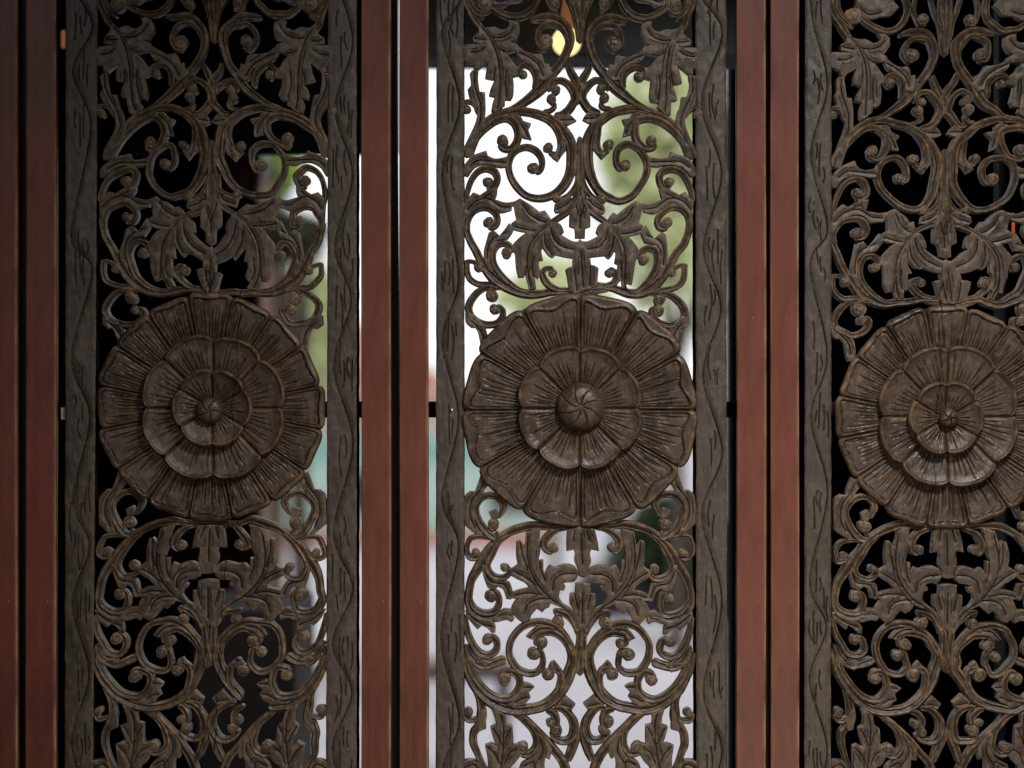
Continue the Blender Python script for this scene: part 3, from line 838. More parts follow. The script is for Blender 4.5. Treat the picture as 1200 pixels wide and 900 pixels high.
# pieces that lie on the axis: given as the left half, closed by mirroring
AXIAL = [
    # pendant leaf under the upper fork
    ([('C', [(1057, -90), (1000, -50), (968, 40), (955, 110), (954, 190), (1000, 206), (1005, 292), (1057, 294)])],
     [[('C', [(1057, 60), (1057, 200)])], [('C', [(1010, 0), (1035, 90), (1050, 130)])]], 1.0, 'upper_pendant'),
    # flat bridge between the arcs and the flower
    ([('C', [(1057, 742), (960, 744), (880, 748), (810, 768), (850, 806), (930, 828), (1057, 836)])],
     [], -0.2, 'bridge'),
    # bud above the rosette
    ([('C', [(1057, 306), (1035, 316), (1002, 400), (984, 480), (985, 545), (955, 548), (920, 572), (932, 625), (944, 700), (950, 760), (1000, 778), (1057, 780)])],
     [[('C', [(1057, 420), (1057, 740)])], [('C', [(995, 560), (1010, 660), (1020, 750)])]], 2.6, 'bud'),
    # pendant leaf below the rosette
    ([('E', [(1057, 585), (1000, 590), (935, 598), (930, 700), (930, 792), (992, 778), (1005, 820), (1000, 880), (1030, 960), (1035, 1010), (1057, 1020)])],
     [[('E', [(1057, 640), (1057, 900)])], [('E', [(1000, 610), (990, 700)])]], 2.0, 'lower_pendant'),
    # bud in the lower fork
    ([('F', [(1057, 168), (1010, 178), (1004, 262), (960, 268), (958, 350), (980, 400), (1010, 470), (1040, 560), (1057, 600)])],
     [[('F', [(1057, 260), (1057, 520)])], [('F', [(1000, 270), (1030, 400)])]], 0.9, 'lower_bud'),
]

# ------------------------------------------------------------------ how each half of each panel sits: landmarks of the drawing -> the panel
def T(t, x, y):
    return TP(t, (x, y))


LM = {  # drawing points (left half)
    'a': T('B', 480, 70), 'b': T('B', 650, 840), 'c': T('B', 635, 575), 'd': T('B', 365, 335), 'e': T('C', 800, 140), 'f': T('C', 530, 635),
    'g': T('C', 245, 155), 'h': T('A', 750, 370), 'i': T('C', 600, 790), 'j': T('C', 810, 600), 'k': T('E', 640, 565), 'l': T('E', 815, 770),
    'm': T('F', 260, 290), 'n': T('F', 645, 800), 'o': T('G', 600, 400), 'p': T('G', 380, 120), 'q': T('F', 390, 35),
    'r1': (AX, 170.7), 'r2': (AX, 281.3), 'r3': (AX, 793), 's1': T('A', 460, 180), 's2': T('A', 410, 875),
    'r0': (AX, 20), 'r4': (AX, 880), 'r5': (AX, 615),
    'e0': (543.5, 0), 'e1': (543.5, 225), 'e2': (543.5, 450), 'e3': (543.5, 675), 'e4': (543.5, 900)}

PANELS = {
    'centre': dict(
        L={k: v for k, v in LM.items()},
        R={'a': (749, 127.5), 'b': (728, 235.5), 'c': (732.5, 193.5), 'd': (764, 165), 'e': (711.5, 259.5), 'f': (737, 333), 'g': (782, 261), 'h': (717.5, 51),
           'i': (737, 343.5), 'j': (714.5, 319.5), 'k': (734, 614), 'l': (717.5, 642.5), 'm': (783.5, 701), 'n': (735.5, 767.5), 'o': (738, 832), 'p': (764, 797.5),
           'q': (767, 666.5), 'r1': (679.7, 170.7), 'r2': (679.7, 281.3), 'r3': (679.7, 793), 's1': (758, 25.5), 's2': (768.5, 120),
           'r0': (679.7, 20), 'r4': (679.7, 880), 'r5': (679.7, 615), 'e0': (813.5, 0), 'e1': (815, 225), 'e2': (816, 450), 'e3': (816, 675), 'e4': (816, 900)}),
    'left': dict(
        L={'a': (185.5, 126), 'b': (199, 231), 'c': (193, 192), 'd': (175.5, 166.5), 'e': (216, 252), 'f': (184, 328.5), 'g': (148.5, 255), 'h': (212.5, 49.5),
           'i': (199, 343.5), 'j': (216, 317), 'k': (199, 610), 'l': (211, 639.5), 'm': (139.6, 696.5), 'n': (190, 764.5), 'o': (188, 829), 'p': (157, 793),
           'q': (157, 662), 'r1': (247.6, 174), 'r2': (247, 289.5), 'r3': (243, 784), 's1': (172, 21), 's2': (166, 117), 'r0': (249.5, 20), 'r4': (244, 878),
           'r5': (246, 612), 'e0': (114.5, 0), 'e1': (113.5, 225), 'e2': (112, 450), 'e3': (110, 675), 'e4': (108.5, 900)},
        R={'a': (313, 126), 'b': (307, 229.5), 'c': (305.5, 193.5), 'd': (337, 162), 'e': (277, 249), 'f': (311, 330), 'g': (350.5, 259), 'h': (287.5, 49.5),
           'i': (298, 343.5), 'k': (298, 609.5), 'l': (280, 638.6), 'm': (353, 696.5), 'n': (304, 764.5), 'o': (305, 830), 'p': (335.5, 791.5),
           'q': (338, 665), 'r1': (247.6, 174), 'r2': (247, 289.5), 'r3': (243, 784), 's1': (328, 22.5), 's2': (335, 118), 'r0': (249.5, 20), 'r4': (244, 878),
           'r5': (246, 612), 'e0': (385, 0), 'e1': (384, 225), 'e2': (384, 450), 'e3': (383, 675), 'e4': (382.5, 900)}),
    'right': dict(
        L={'a': (1036.7, 141.5), 'b': (1065.8, 245.6), 'c': (1054, 209), 'd': (1022, 177), 'e': (1073, 271), 'f': (1042.5, 343), 'g': (1004.6, 273), 'h': (1070, 65),
           'i': (1051, 355), 'j': (1080.4, 331.7), 'k': (1060, 614), 'l': (1077.5, 645), 'm': (1003, 698.5), 'n': (1052.7, 768.5), 'o': (1048.3, 835.6), 'p': (1025, 796),
           'q': (1023.5, 666.5), 'r1': (1108, 187), 'r2': (1108, 305), 'r3': (1110, 790), 's1': (1036.7, 41), 's2': (1025, 125), 'r0': (1109, 36), 'r4': (1110, 880),
           'r5': (1109, 615), 'e0': (973.5, 10), 'e1': (974.5, 240), 'e2': (973.5, 460), 'e3': (973.5, 680), 'e4': (974, 900)},
        R={'a': (1173.8, 140), 'b': (1156, 245.6), 'c': (1164, 210), 'd': (1197, 176), 'e': (1143, 272), 'f': (1172, 343), 'g': (1213, 273), 'h': (1149, 64),
           'i': (1162, 356.5), 'j': (1153, 332), 'k': (1156, 614), 'l': (1143, 644.6), 'm': (1215, 699), 'n': (1165, 770), 'o': (1172, 833), 'p': (1191, 796),
           'q': (1196, 666.5), 'r1': (1108, 187), 'r2': (1108, 305), 'r3': (1110, 790), 's1': (1185, 41), 's2': (1192, 126), 'r0': (1109, 36), 'r4': (1110, 880),
           'r5': (1109, 615), 'e0': (1244, 10), 'e1': (1243, 240), 'e2': (1243, 460), 'e3': (1244, 680), 'e4': (1244, 900)}),
}


def tps(src, dst):
    src, dst = np.array(src, dtype=float), np.array(dst, dtype=float)
    n = len(src)

    def U(r2):
        return r2 * np.log(r2 + 1e-9)
    D = ((src[:, None, :] - src[None, :, :]) ** 2).sum(-1)
    K = U(D) + np.eye(n) * 60.0
    P = np.hstack([np.ones((n, 1)), src])
    A = np.zeros((n + 3, n + 3))
    A[:n, :n] = K
    A[:n, n:] = P
    A[n:, :n] = P.T
    b = np.zeros((n + 3, 2))
    b[:n] = dst
    W = np.linalg.solve(A, b)

    def f(pts):
        pts = np.asarray(pts, dtype=float)
        D = ((pts[:, None, :] - src[None, :, :]) ** 2).sum(-1)
        return U(D) @ W[:n] + W[n] + pts @ W[n + 1:]
    return f


def warps(spec):
    out = {}
    for side in 'LR':
        m = spec[side]
        keys = [k for k in LM if k in m]
        out[side] = tps([LM[k] for k in keys], [m[k] for k in keys])
    return out


# ------------------------------------------------------------------ rosettes
def petal(acc, cx, cy, rin, rout, a0, a1, h0, h1, style, sd, squash=(1, 1), depth=10.0):
    """one petal between the angles a0 and a1 (clockwise from the top)"""
    half = 0.5 * (a1 - a0)
    am = 0.5 * (a0 + a1)
    nr = max(14, int((rout - rin) / 1.3))
    nt = max(16, int(rout * 2 * half / 0.85))
    if nt % 2:
        nt += 1
    S_, T_ = np.meshgrid(np.linspace(0, 1, nr), np.linspace(-1, 1, nt + 1), indexing='ij')
    # finer at the rim and the sides
    S_ = S_ ** 0.9
    rr = np.random.RandomState(int(sd * 1000) % 99991)
    p1, p2, p3 = rr.uniform(-1, 1, 3)
    at = np.abs(T_)
    if style == 'outer_wavy':
        edge = 1 - 0.026 * at ** 9 - 0.006 * np.cos(T_ * math.pi * 1.3 + p1 * 0.6) + 0.007 * T_ * (1 if p2 > 0 else -1) - 0.010 * at ** 2
    elif style == 'outer':
        edge = 1 - 0.034 * at ** 7 - 0.006 * np.cos(T_ * math.pi + p1) + 0.005 * T_ * p2
    else:
        edge = 1 - 0.085 * at ** 4 + 0.012 * p1 * T_ + 0.006 * np.cos(T_ * 5 + p2)
    ro = rout * edge
    R = rin + S_ * (ro - rin)
    dside = R * half * (1 - at)
    dout = ro - R
    h = h0 + (h1 - h0) * S_ ** 1.25
    # cleft between petals
    h = h - 4.2 * np.exp(-(dside / 1.3) ** 1.4)
    h = h + 0.9 * (1 - np.exp(-(dside / 5.0) ** 2))
    # rolled rim
    er = 3.6 if style.startswith('outer') else 2.2
    h = h - 3.2 * (1 - np.clip(dout / er, 0, 1)) ** 2
    span = rout - rin
    if style.startswith('outer'):
        wob = 0.10 * span * np.cos(T_ * math.pi * 1.2 + p1) if style == 'outer_wavy' else 0.02 * span * np.cos(T_ * 3 + p1)
        q1 = dside - 4.2 - 0.8 * p3
        q2 = dout - (0.155 * span if style == 'outer_wavy' else 0.11 * span) - wob * (0.5 if style == 'outer_wavy' else 1)
        k = 2.0
        g = -k * np.log(np.exp(-np.clip(q1, -20, 60) / k) + np.exp(-np.clip(q2, -20, 60) / k))
        h = h - 2.4 * np.clip(1 - np.abs(g) / 1.0, 0, 1) - 1.9 / (1 + np.exp(-(g) / 0.6)) + 1.0 * np.exp(-((g + 2.4) / 1.5) ** 2) + 0.9 * np.clip(1 - np.abs(g - 14) / 14, 0, 1)
        ins = np.clip((g - 1.0) / 2.0, 0, 1)
    else:
        h = h + 1.9 * np.exp(-((dout - 2.6) / 1.8) ** 2) - 1.8 * np.clip((dout - 3) / 9, 0, 1)
        ins = np.clip((dside - 1.5) / 1.5, 0, 1) * np.clip((dout - 3) / 3, 0, 1)
    # flutes cut from the centre outwards
    nf = (9 if rout * half > 28 else 8) if style.startswith('outer') else (7 if rout > 60 else 5)
    for i in range(nf):
        t0 = -0.82 + 1.64 * (i + 0.5) / nf + rr.uniform(-0.05, 0.05)
        s1 = rr.uniform(0.55, 0.92) if style.startswith('outer') else rr.uniform(0.5, 0.9)
        dd = R * half * np.abs(T_ - t0 * (0.93 + 0.07 * S_))
        amp = 1.9 * np.clip((s1 - S_) / 0.22, 0, 1) * np.clip((S_ + 0.5), 0, 1)
        h = h - amp * 1.15 * np.clip(1 - dd / 1.1, 0, 1) * (ins if style.startswith('outer') else np.clip(ins + 0.2, 0, 1))
    A = am + T_ * half
    X = cx + R * np.sin(A) * squash[0]
    Y = cy - R * np.cos(A) * squash[1]
    h = h + 0.28 * vnoise(X, Y, sd, 0.14) + 0.16 * vnoise(X, Y, sd + 4, 0.5)
    m = nt + 1
    verts = [PX(a, b, c) for a, b, c in zip(X.ravel(), Y.ravel(), h.ravel())]
    wear_and_lit_edge = list(np.clip((np.exp(-((dout - 2.0) / 1.6) ** 2) * 0.9 + 0.25 * np.exp(-((dside - 2.2) / 1.2) ** 2)), 0, 1).ravel())
    F = []
    for i in range(nr - 1):
        for j in range(nt):
            a = i * m + j
            F.append((a, a + 1, a + m + 1, a + m))
    # outer wall and side walls
    b0 = len(verts)
    for (i, j) in [(nr - 1, j) for j in range(m)]:
        x, y = X[i, j], Y[i, j]
        k = i * m + j
        dx, dy = x - cx, y - cy
        L = math.hypot(dx, dy)
        verts.append(PX(x + dx / L * 0.5, y + dy / L * 0.5, h[i, j] - 2.2))
        wear_and_lit_edge.append(0.2)
    b1 = len(verts)
    for j in range(m):
        x, y = X[nr - 1, j], Y[nr - 1, j]
        dx, dy = x - cx, y - cy
        L = math.hypot(dx, dy)
        verts.append(PX(x - dx / L * 2.5, y - dy / L * 2.5, h[nr - 1, j] - depth))
        wear_and_lit_edge.append(0)
    for j in range(nt):
        a = (nr - 1) * m + j
        F.append((a, a + 1, b0 + j + 1, b0 + j))
        F.append((b0 + j, b0 + j + 1, b1 + j + 1, b1 + j))
    for jj, sgn in ((0, 1), (nt, -1)):
        base = len(verts)
        for i in range(nr):
            verts.append(PX(X[i, jj], Y[i, jj], min(h[i, jj], h[0, jj]) - depth))
            wear_and_lit_edge.append(0)
        for i in range(nr - 1):
            q = (i * m + jj, (i + 1) * m + jj, base + i + 1, base + i)
            F.append(q if sgn > 0 else q[::-1])
    acc.add(verts, F, wear_and_lit_edge)


def knob(acc, cx, cy, r, h0, hgt, cuts, twist, sd):
    nr, na = 24, 120
    verts, wear_and_lit_edge = [], []
    for i in range(nr):
        q = 1 - i / (nr - 1)
        for j in range(na):
            a = 2 * math.pi * j / na
            h = h0 + hgt * math.sqrt(max(0.0, 1 - q ** 2.6))
            ph = a * cuts / 2 / math.pi - twist * q
            d = abs(ph - round(ph)) / cuts * 2 * math.pi * q * r
            h -= 2.6 * max(0.0, 1 - d / 1.2) * min(1, q * 5) * (1 if q < 0.97 else 0)
            h += 0.2 * float(vnoise(q * 9 * math.cos(a), q * 9 * math.sin(a), sd, 1))
            rr = r * q * (1 + 0.02 * math.sin(3 * a + sd))
            verts.append(PX(cx + rr * math.sin(a), cy - rr * math.cos(a), h))
            wear_and_lit_edge.append(0.25 if q < 0.6 else 0.0)
    F = []
    for i in range(nr - 1):
        for j in range(na):
            a, b = i * na + j, i * na + (j + 1) % na
            F.append((a, b, b + na, a + na))
    base = len(verts)
    for j in range(na):
        a = 2 * math.pi * j / na
        verts.append(PX(cx + r * math.sin(a), cy - r * math.cos(a), h0 - 9))
        wear_and_lit_edge.append(0)
    for j in range(na):
        k = (j + 1) % na
        F.append((j, base + j, base + k, k))
    acc.add(verts, F, wear_and_lit_edge)


ROSETTES = {
    'centre': dict(c=(679.3, 479.0), tiers=[(60, 137.5, 12, 0.0, 1.5, 7.0, 'outer_wavy', (679.8, 480.5)), (16, 74.5, 8, 0.0, 6.5, 12.0, 'inner', (679.2, 478.5))],
                   knob=(680, 477.0, 28.5, 9.0, 15.0, 8, 0.75)),
    'left': dict(c=(246.5, 478.5), tiers=[(70, 133.5, 16, 0.5, 1.5, 7.0, 'outer', (246.5, 477.5)), (36, 86.5, 8, 0.0, 6.0, 12.5, 'inner', (250.5, 478.0)), (8, 47, 6, 0.0, 11.0, 19.5, 'inner', (250.0, 478.0))],
                 knob=(247, 481, 15.5, 15.5, 8.5, 5, 0.5)),
    'right': dict(c=(1109.3, 488.0), tiers=[(70, 130.5, 16, 0.5, 1.5, 7.0, 'outer', (1109.3, 488.5)), (34, 84.5, 8, 0.0, 6.0, 12.5, 'inner', (1110.0, 488.0)), (6, 44, 6, 0.0, 11.0, 19.0, 'inner', (1106.5, 490.0))],
                  knob=(1109.3, 489.5, 11.5, 15.0, 8.5, 5, 0.5)),
}


def build_rosette(key, root, origin):
    R = ROSETTES[key]
    mat = M_ROSE[key]
    # turned ground of the flower: a stepped disc behind the petals
    acc = MeshAcc()
    cx, cy = R['c']
    n = 96
    rings = [(0.965, -14.0), (0.975, -3.0), (0.93, 0.0), (0.40, 2.0), (0.05, 6.0)]
    rmax = R['tiers'][0][1]
    for q, h in rings:
        for j in range(n):
            a = 2 * math.pi * j / n
            acc.v.append(PX(cx + rmax * q * math.sin(a), cy - rmax * q * math.cos(a), h - 2.0))
            acc.w.append(0)
    for i in range(len(rings) - 1):
        for j in range(n):
            a, b = i * n + j, i * n + (j + 1) % n
            acc.f.append((a, b, b + n, a + n))
    acc.f.append(tuple(range((len(rings) - 1) * n, len(rings) * n)))
    acc.f.append(tuple(range(n))[::-1])
    ro = link_mesh('rosette', acc.v, acc.f, mat, root, acc.w, origin=origin)
    for (rin, rout, np_, ph, h0, h1, style, cc) in R['tiers']:
        for i in range(np_):
            j1, j2 = rng.uniform(-0.018, 0.018), rng.uniform(-0.018, 0.018)
            w = 2 * math.pi / np_
            a0 = (i - ph) * w
            acc = MeshAcc()
            petal(acc, cc[0], cc[1], rin, rout * (1 + rng.uniform(-0.014, 0.014)), a0, a0 + w, h0, h1 + rng.uniform(-0.6, 0.6), style, rng.uniform(0, 90),
                  depth=8.0 if rout > 100 else 7.0)
            link_mesh('petal', acc.v, acc.f, mat, ro, acc.w, origin=origin)
    x, y, r, h0, hg, cuts, tw = R['knob']
    acc = MeshAcc()
    knob(acc, x, y, r, h0, hg, cuts, tw, rng.uniform(0, 9))
    link_mesh('centre_knob', acc.v, acc.f, mat, ro, acc.w, origin=origin)
    return ro


# ------------------------------------------------------------------ stiles with their cut vine
def build_stile(xl0, xl1, xr0, xr1, waves, root, origin, seed, screw=None, mat=None):
    """left edge runs xl0 -> xl1 (top to bottom of the view), right edge xr0 -> xr1"""
    r_ = random.Random(seed)

    def xl(y): return xl0 + (xl1 - xl0) * y / 900.0
    def xr(y): return xr0 + (xr1 - xr0) * y / 900.0
    y0, y1 = -130.0, 1030.0
    ys = np.arange(y0, y1 + 1, 6.0)
    left = np.array([(xl(y) + 0.35 * float(vnoise(y, 0, seed, 0.06)), y) for y in ys])
    right = np.array([(xr(y) + 0.45 * float(vnoise(y, 3, seed + 2, 0.08)), y) for y in ys])
    O = np.vstack([left, right[::-1]])
    wide = [(y, s) for y, s in waves]
    pts = []
    for y, s in wide:
        f = 0.22 + r_.uniform(-0.03, 0.04) if s == 'L' else 0.84 + r_.uniform(-0.04, 0.03)
        pts.append((xl(y) * (1 - f) + xr(y) * f, y))
    vine = catmull(pts, step=2.0)
    # flowing, but pinched at the turns as the chisel left it
    grooves = [vine[::3]]
    cuts = []
    for (ya, s), (yb, s2) in zip(wide[:-1], wide[1:]):
        ym = 0.5 * (ya + yb)
    for i in range(len(wide)):
        y, s = wide[i]
        # a little bunch of upright cuts in the bay that faces the turn
        k = r_.choice([2, 3, 3, 4])
        for j in range(k):
            f = (0.44 + 0.135 * j) if s == 'L' else (0.60 - 0.135 * j)
            yc = y + r_.uniform(-16, 16) + j * r_.uniform(-6, 8)
            L = r_.choice([r_.uniform(12, 24), r_.uniform(24, 44)])
            b = r_.uniform(-2.2, 2.2)
            xx = xl(yc) * (1 - f) + xr(yc) * f
            cuts.append([(xx, yc - L / 2), (xx + b, yc), (xx + r_.uniform(-1.8, 1.8), yc + L / 2)])
    acc = MeshAcc()
    H = 2.5

    V0 = np.asarray(vine)

    V1 = V0[::4]

    def field(x, y):
        dv = seg_dist(x, y, V1)
        sgn = x - np.interp(y, V0[:, 1], V0[:, 0])
        # chiselled from one side: a long slope falling to the cut
        bank = np.where(sgn > 0, -2.0 * np.clip(1 - dv / 6.5, 0, 1) ** 1.3, -0.5 * np.clip(1 - dv / 2.5, 0, 1))
        return bank + field0(x, y)

    def field0(x, y):
        # the vine's bank slopes gently to one side of the cut, and the faces are hand-planed
        return 0.35 * vnoise(x, y, seed, 0.03) + 0.25 * vnoise(x, y * 0.3, seed + 9, 0.35)
    relief(acc, O, grooves + cuts, lift=H, grid=2.3, edge=1.6, edge_h=1.3, gd=2.1, gw=1.15, belly=0.0, depth=55.0, noise=0.25, presmoothed=True, field=field)
    o = link_mesh('stile', acc.v, acc.f, mat, root, acc.w, origin=origin)
    o.data.materials.append(M_STILE_SIDE)
    for k in range(acc.side0 + 1, len(o.data.polygons), 2):
        o.data.polygons[k].material_index = 1
    if screw:
        sx, sy = screw
        vs, fs = [], []
        n = 16
        for q, h in ((1.0, 2.0), (1.0, 3.6), (0.7, 5.0), (0.05, 5.4)):
            for j in range(n):
                a = 2 * math.pi * j / n
                vs.append(PX(sx + 1.6 * q * math.sin(a), sy - 1.6 * q * math.cos(a), h))
        for i in range(3):
            for j in range(n):
                a, b = i * n + j, i * n + (j + 1) % n
                fs.append((a, b, b + n, a + n))
        fs.append(tuple(range(3 * n, 4 * n)))
        link_mesh('screw_head', vs, fs, M_SCREW, o, origin=origin)
    return o


M_STILE_SIDE = simple_mat('dark_matt_stile_side', (0.012, 0.009, 0.008), (0.02, 0.015, 0.012), 1.0, 60, spec=0.0)  # stile side walls: darker than the face and without gloss
M_SCREW, _nt, _b = new_mat('bright_steel')
_b.inputs['Metallic'].default_value = 1.0
_b.inputs['Roughness'].default_value = 0.25
_b.inputs['Base Color'].default_value = (0.75, 0.74, 0.72, 1)


def Wv(s):
    """'L40 R120' -> [(40,'L'),(120,'R')]"""
    return [(float(t[1:]), t[0]) for t in s.split()]


STILES = {
    'left': [((77, 76, 114.5, 109), Wv('L-130 R-50 L-20 R30 L84 R150 L276 R318 L420 R490 L586 R640 L708 R790 L870 R950 L1020'), None, 3),
             ((384.5, 382, 418, 418), Wv('R-120 L-40 R48 L128 R205 L290 R352 L430 R520 L625 R690 L755 R812 L880 R960 L1030'), None, 5)],
    'centre': [((511.5, 510.5, 543.5, 543.5), Wv('R-110 L-40 R0 L40 R122 L205 R325 L400 R490 L585 R642 L748 R844 L905 R990'), (529.5, 480.5), 7),
               ((815, 816, 851, 852), Wv('L-110 R-40 L-5 R39 L122 R203 L292 R362 L440 R530 L604 R704 L811 R880 L960 R1030'), None, 9)],
    'right': [((943.5, 942.5, 974.5, 973.5), Wv('R-120 L-60 L18 R100 L182 R268 L312 R417 L490 R577 L682 R735 L797 R880 L960 R1030'), None, 11),
              ((1243, 1243, 1275, 1275), Wv('L-110 R-40 L40 R120 L200 R290 L380 R470 L560 R650 L740 R830 L920 R1010'), None, 13)],
}

LABELS = {
    'left': 'left carved wooden screen panel, its three-tiered flower crossed by a long crack',
    'centre': 'middle carved wooden screen panel backlit by daylight, its flower with a large round knob',
    'right': 'right carved wooden screen panel, its three-tiered flower cut off by the picture edge',
}

omit = {('left', 'R', 'hook'), }


def build_panel(key, xc):
    global STROKE_K
    STROKE_K = {'left': 0.90, 'centre': 0.99, 'right': 0.91}[key]
    spec = PANELS[key]
    wf = warps(spec)
    origin = PX(xc, 1030, 0)
    root = empty('carved_panel', origin, LABELS[key], 'carved panel', 'carved wooden panels of the screen')
    mat = M_FRET[key]
    for edges, waves, screw, seed in STILES[key]:
        build_stile(*edges, waves, root, origin, seed, screw, M_STILES[key])
    jit = 0.0 if key == 'centre' else 0.55
    sides = 'LR'
    for side in sides:
        W = wf[side]
        mir = side == 'R'
        for si, (pts, eyes, lift, tg, kw) in enumerate(SCROLLS):
            q = np.array(pts)
            xy = W(q[:, :2])
            if jit or mir:
                xy = xy + np.array([[rng.gauss(0, jit + 0.45 * mir), rng.gauss(0, jit + 0.45 * mir)] for _ in xy])
            P = np.hstack([xy, q[:, 2:]])
            if xy[:, 0].min() > 1215 and key == 'right':
                continue
            # damage: hooks and a length of scroll lost from the left panel
            hook = (abs(np.mean(q[:, 0]) - 643) < 8 and 305 < np.mean(q[:, 1]) < 345)
            if key == 'left' and side == 'R' and hook:
                continue
            acc = MeshAcc()
            if eyes:
                cs = W(np.array([[e_[0], e_[1]] for e_ in eyes]))
                dd = np.linalg.norm(cs - P[-1, :2], axis=1)
                kk = int(np.argmin(dd))
                if 0.5 < dd[kk] < 2.3 * eyes[kk][2]:
                    mid_ = P[-1, :2] + 0.5 * (cs[kk] - P[-1, :2])
                    P = np.vstack([P, [mid_[0], mid_[1], P[-1, 2] * 0.75]])
            pieces = [P]
            if key == 'left' and side == 'R' and len(P) > 16 and q[0, 1] > 700:
                # the split scroll: a gap between x 281 and 313 near the foot of the big curve
                D = catmull(P, step=0.8)
                gap = (D[:, 0] > 283) & (D[:, 0] < 313) & (D[:, 1] > 800)
                idx = np.where(gap)[0]
                pieces = [D[:idx[0]][::3], D[idx[-1] + 1:][::3]]
            ly = lift + 0.012 * (si % 7)
            for pc in pieces:
                sweep(acc, pc, lift=ly, depth=DEPTH + 0.01 * si + 0.3 * mir, **kw)
            for ex, ey, er in eyes:
                c = W(np.array([[ex, ey]]))[0]
                boss(acc, c[0], c[1], er * rng.uniform(0.88, 1.12), lift=lift + rng.uniform(0.2, 1.0), depth=DEPTH - 0.4 - 0.01 * si)
            link_mesh('scroll', acc.v, acc.f, mat, root, acc.w, origin=origin)
        for li, (pts, grooves, lift, tg, kw) in enumerate(LEAVES):
            xy = W(np.array(pts))
            if xy[:, 0].min() > 1215 and key == 'right':
                continue
            if jit or mir:
                xy = xy + np.array([[rng.gauss(0, 0.35 + jit * 0.5), rng.gauss(0, 0.35 + jit * 0.5)] for _ in xy])
            gs = [W(np.array(g)) if len(g) > 1 else None for g in grooves]
            acc = MeshAcc()
            relief(acc, xy, [g for g in gs if g is not None], lift=lift + 0.01 * li, depth=DEPTH - 1.0 - 0.012 * li - 0.3 * mir, **kw)
            link_mesh('leaf', acc.v, acc.f, mat, root, acc.w, origin=origin)
    # leaves on the axis
    for ai, (ch, grooves, lift, nm) in enumerate(AXIAL):
        if nm == 'upper_pendant' and key == 'left':
            lift += 0.3
        Lh = np.array(S(*ch))
        A = wf['L'](Lh)
        B = wf['R'](Lh)[::-1]
        A[0] = B[-1] = (A[0] + B[-1]) / 2
        A[-1] = B[0] = (A[-1] + B[0]) / 2
        O = np.vstack([A, B[1:-1]])
        gs = []
        for g in grooves:
            gl = np.array(S(*g))
            gs.append((wf['L'](gl) + wf['R'](gl)) / 2 if abs(gl[0, 0] - AX) < 2.5 else wf['L'](gl))
            if abs(gl[0, 0] - AX) >= 2.5:
                gs.append(wf['R'](gl))
        acc = MeshAcc()
        relief(acc, O, gs, lift=lift, depth=DEPTH - 2 - 0.05 * ai)
        link_mesh('leaf', acc.v, acc.f, mat, root, acc.w, origin=origin)
    build_rosette(key, root, origin)
    return root


build_panel('left', 247)
build_panel('centre', 680)
build_panel('right', 1109)


M_ROOM_DARK = simple_mat('dark_batten_wood', (0.012, 0.010, 0.009), (0.02, 0.016, 0.014), 0.8, 9)
# ------------------------------------------------------------------ maroon posts and the rail behind
def prism(acc, poly, z0, z1, wear_and_lit_edge=None, nz=1):
    """poly: plan points (x, y metres), extruded from z0 to z1"""
    n = len(poly)
    vs, ws, fs = [], [], []
    for i in range(nz + 1):
        z = z0 + (z1 - z0) * i / nz
        for k, (x, y) in enumerate(poly):
            vs.append((x, y, z))
            ws.append(wear_and_lit_edge[k] if wear_and_lit_edge else 0)
    for i in range(nz):
        for k in range(n):
            a, b = i * n + k, i * n + (k + 1) % n
            fs.append((a, b, b + n, a + n))
    fs.append(tuple(range(n))[::-1])
    fs.append(tuple(range(nz * n, (nz + 1) * n)))
    acc.add(vs, fs, ws)


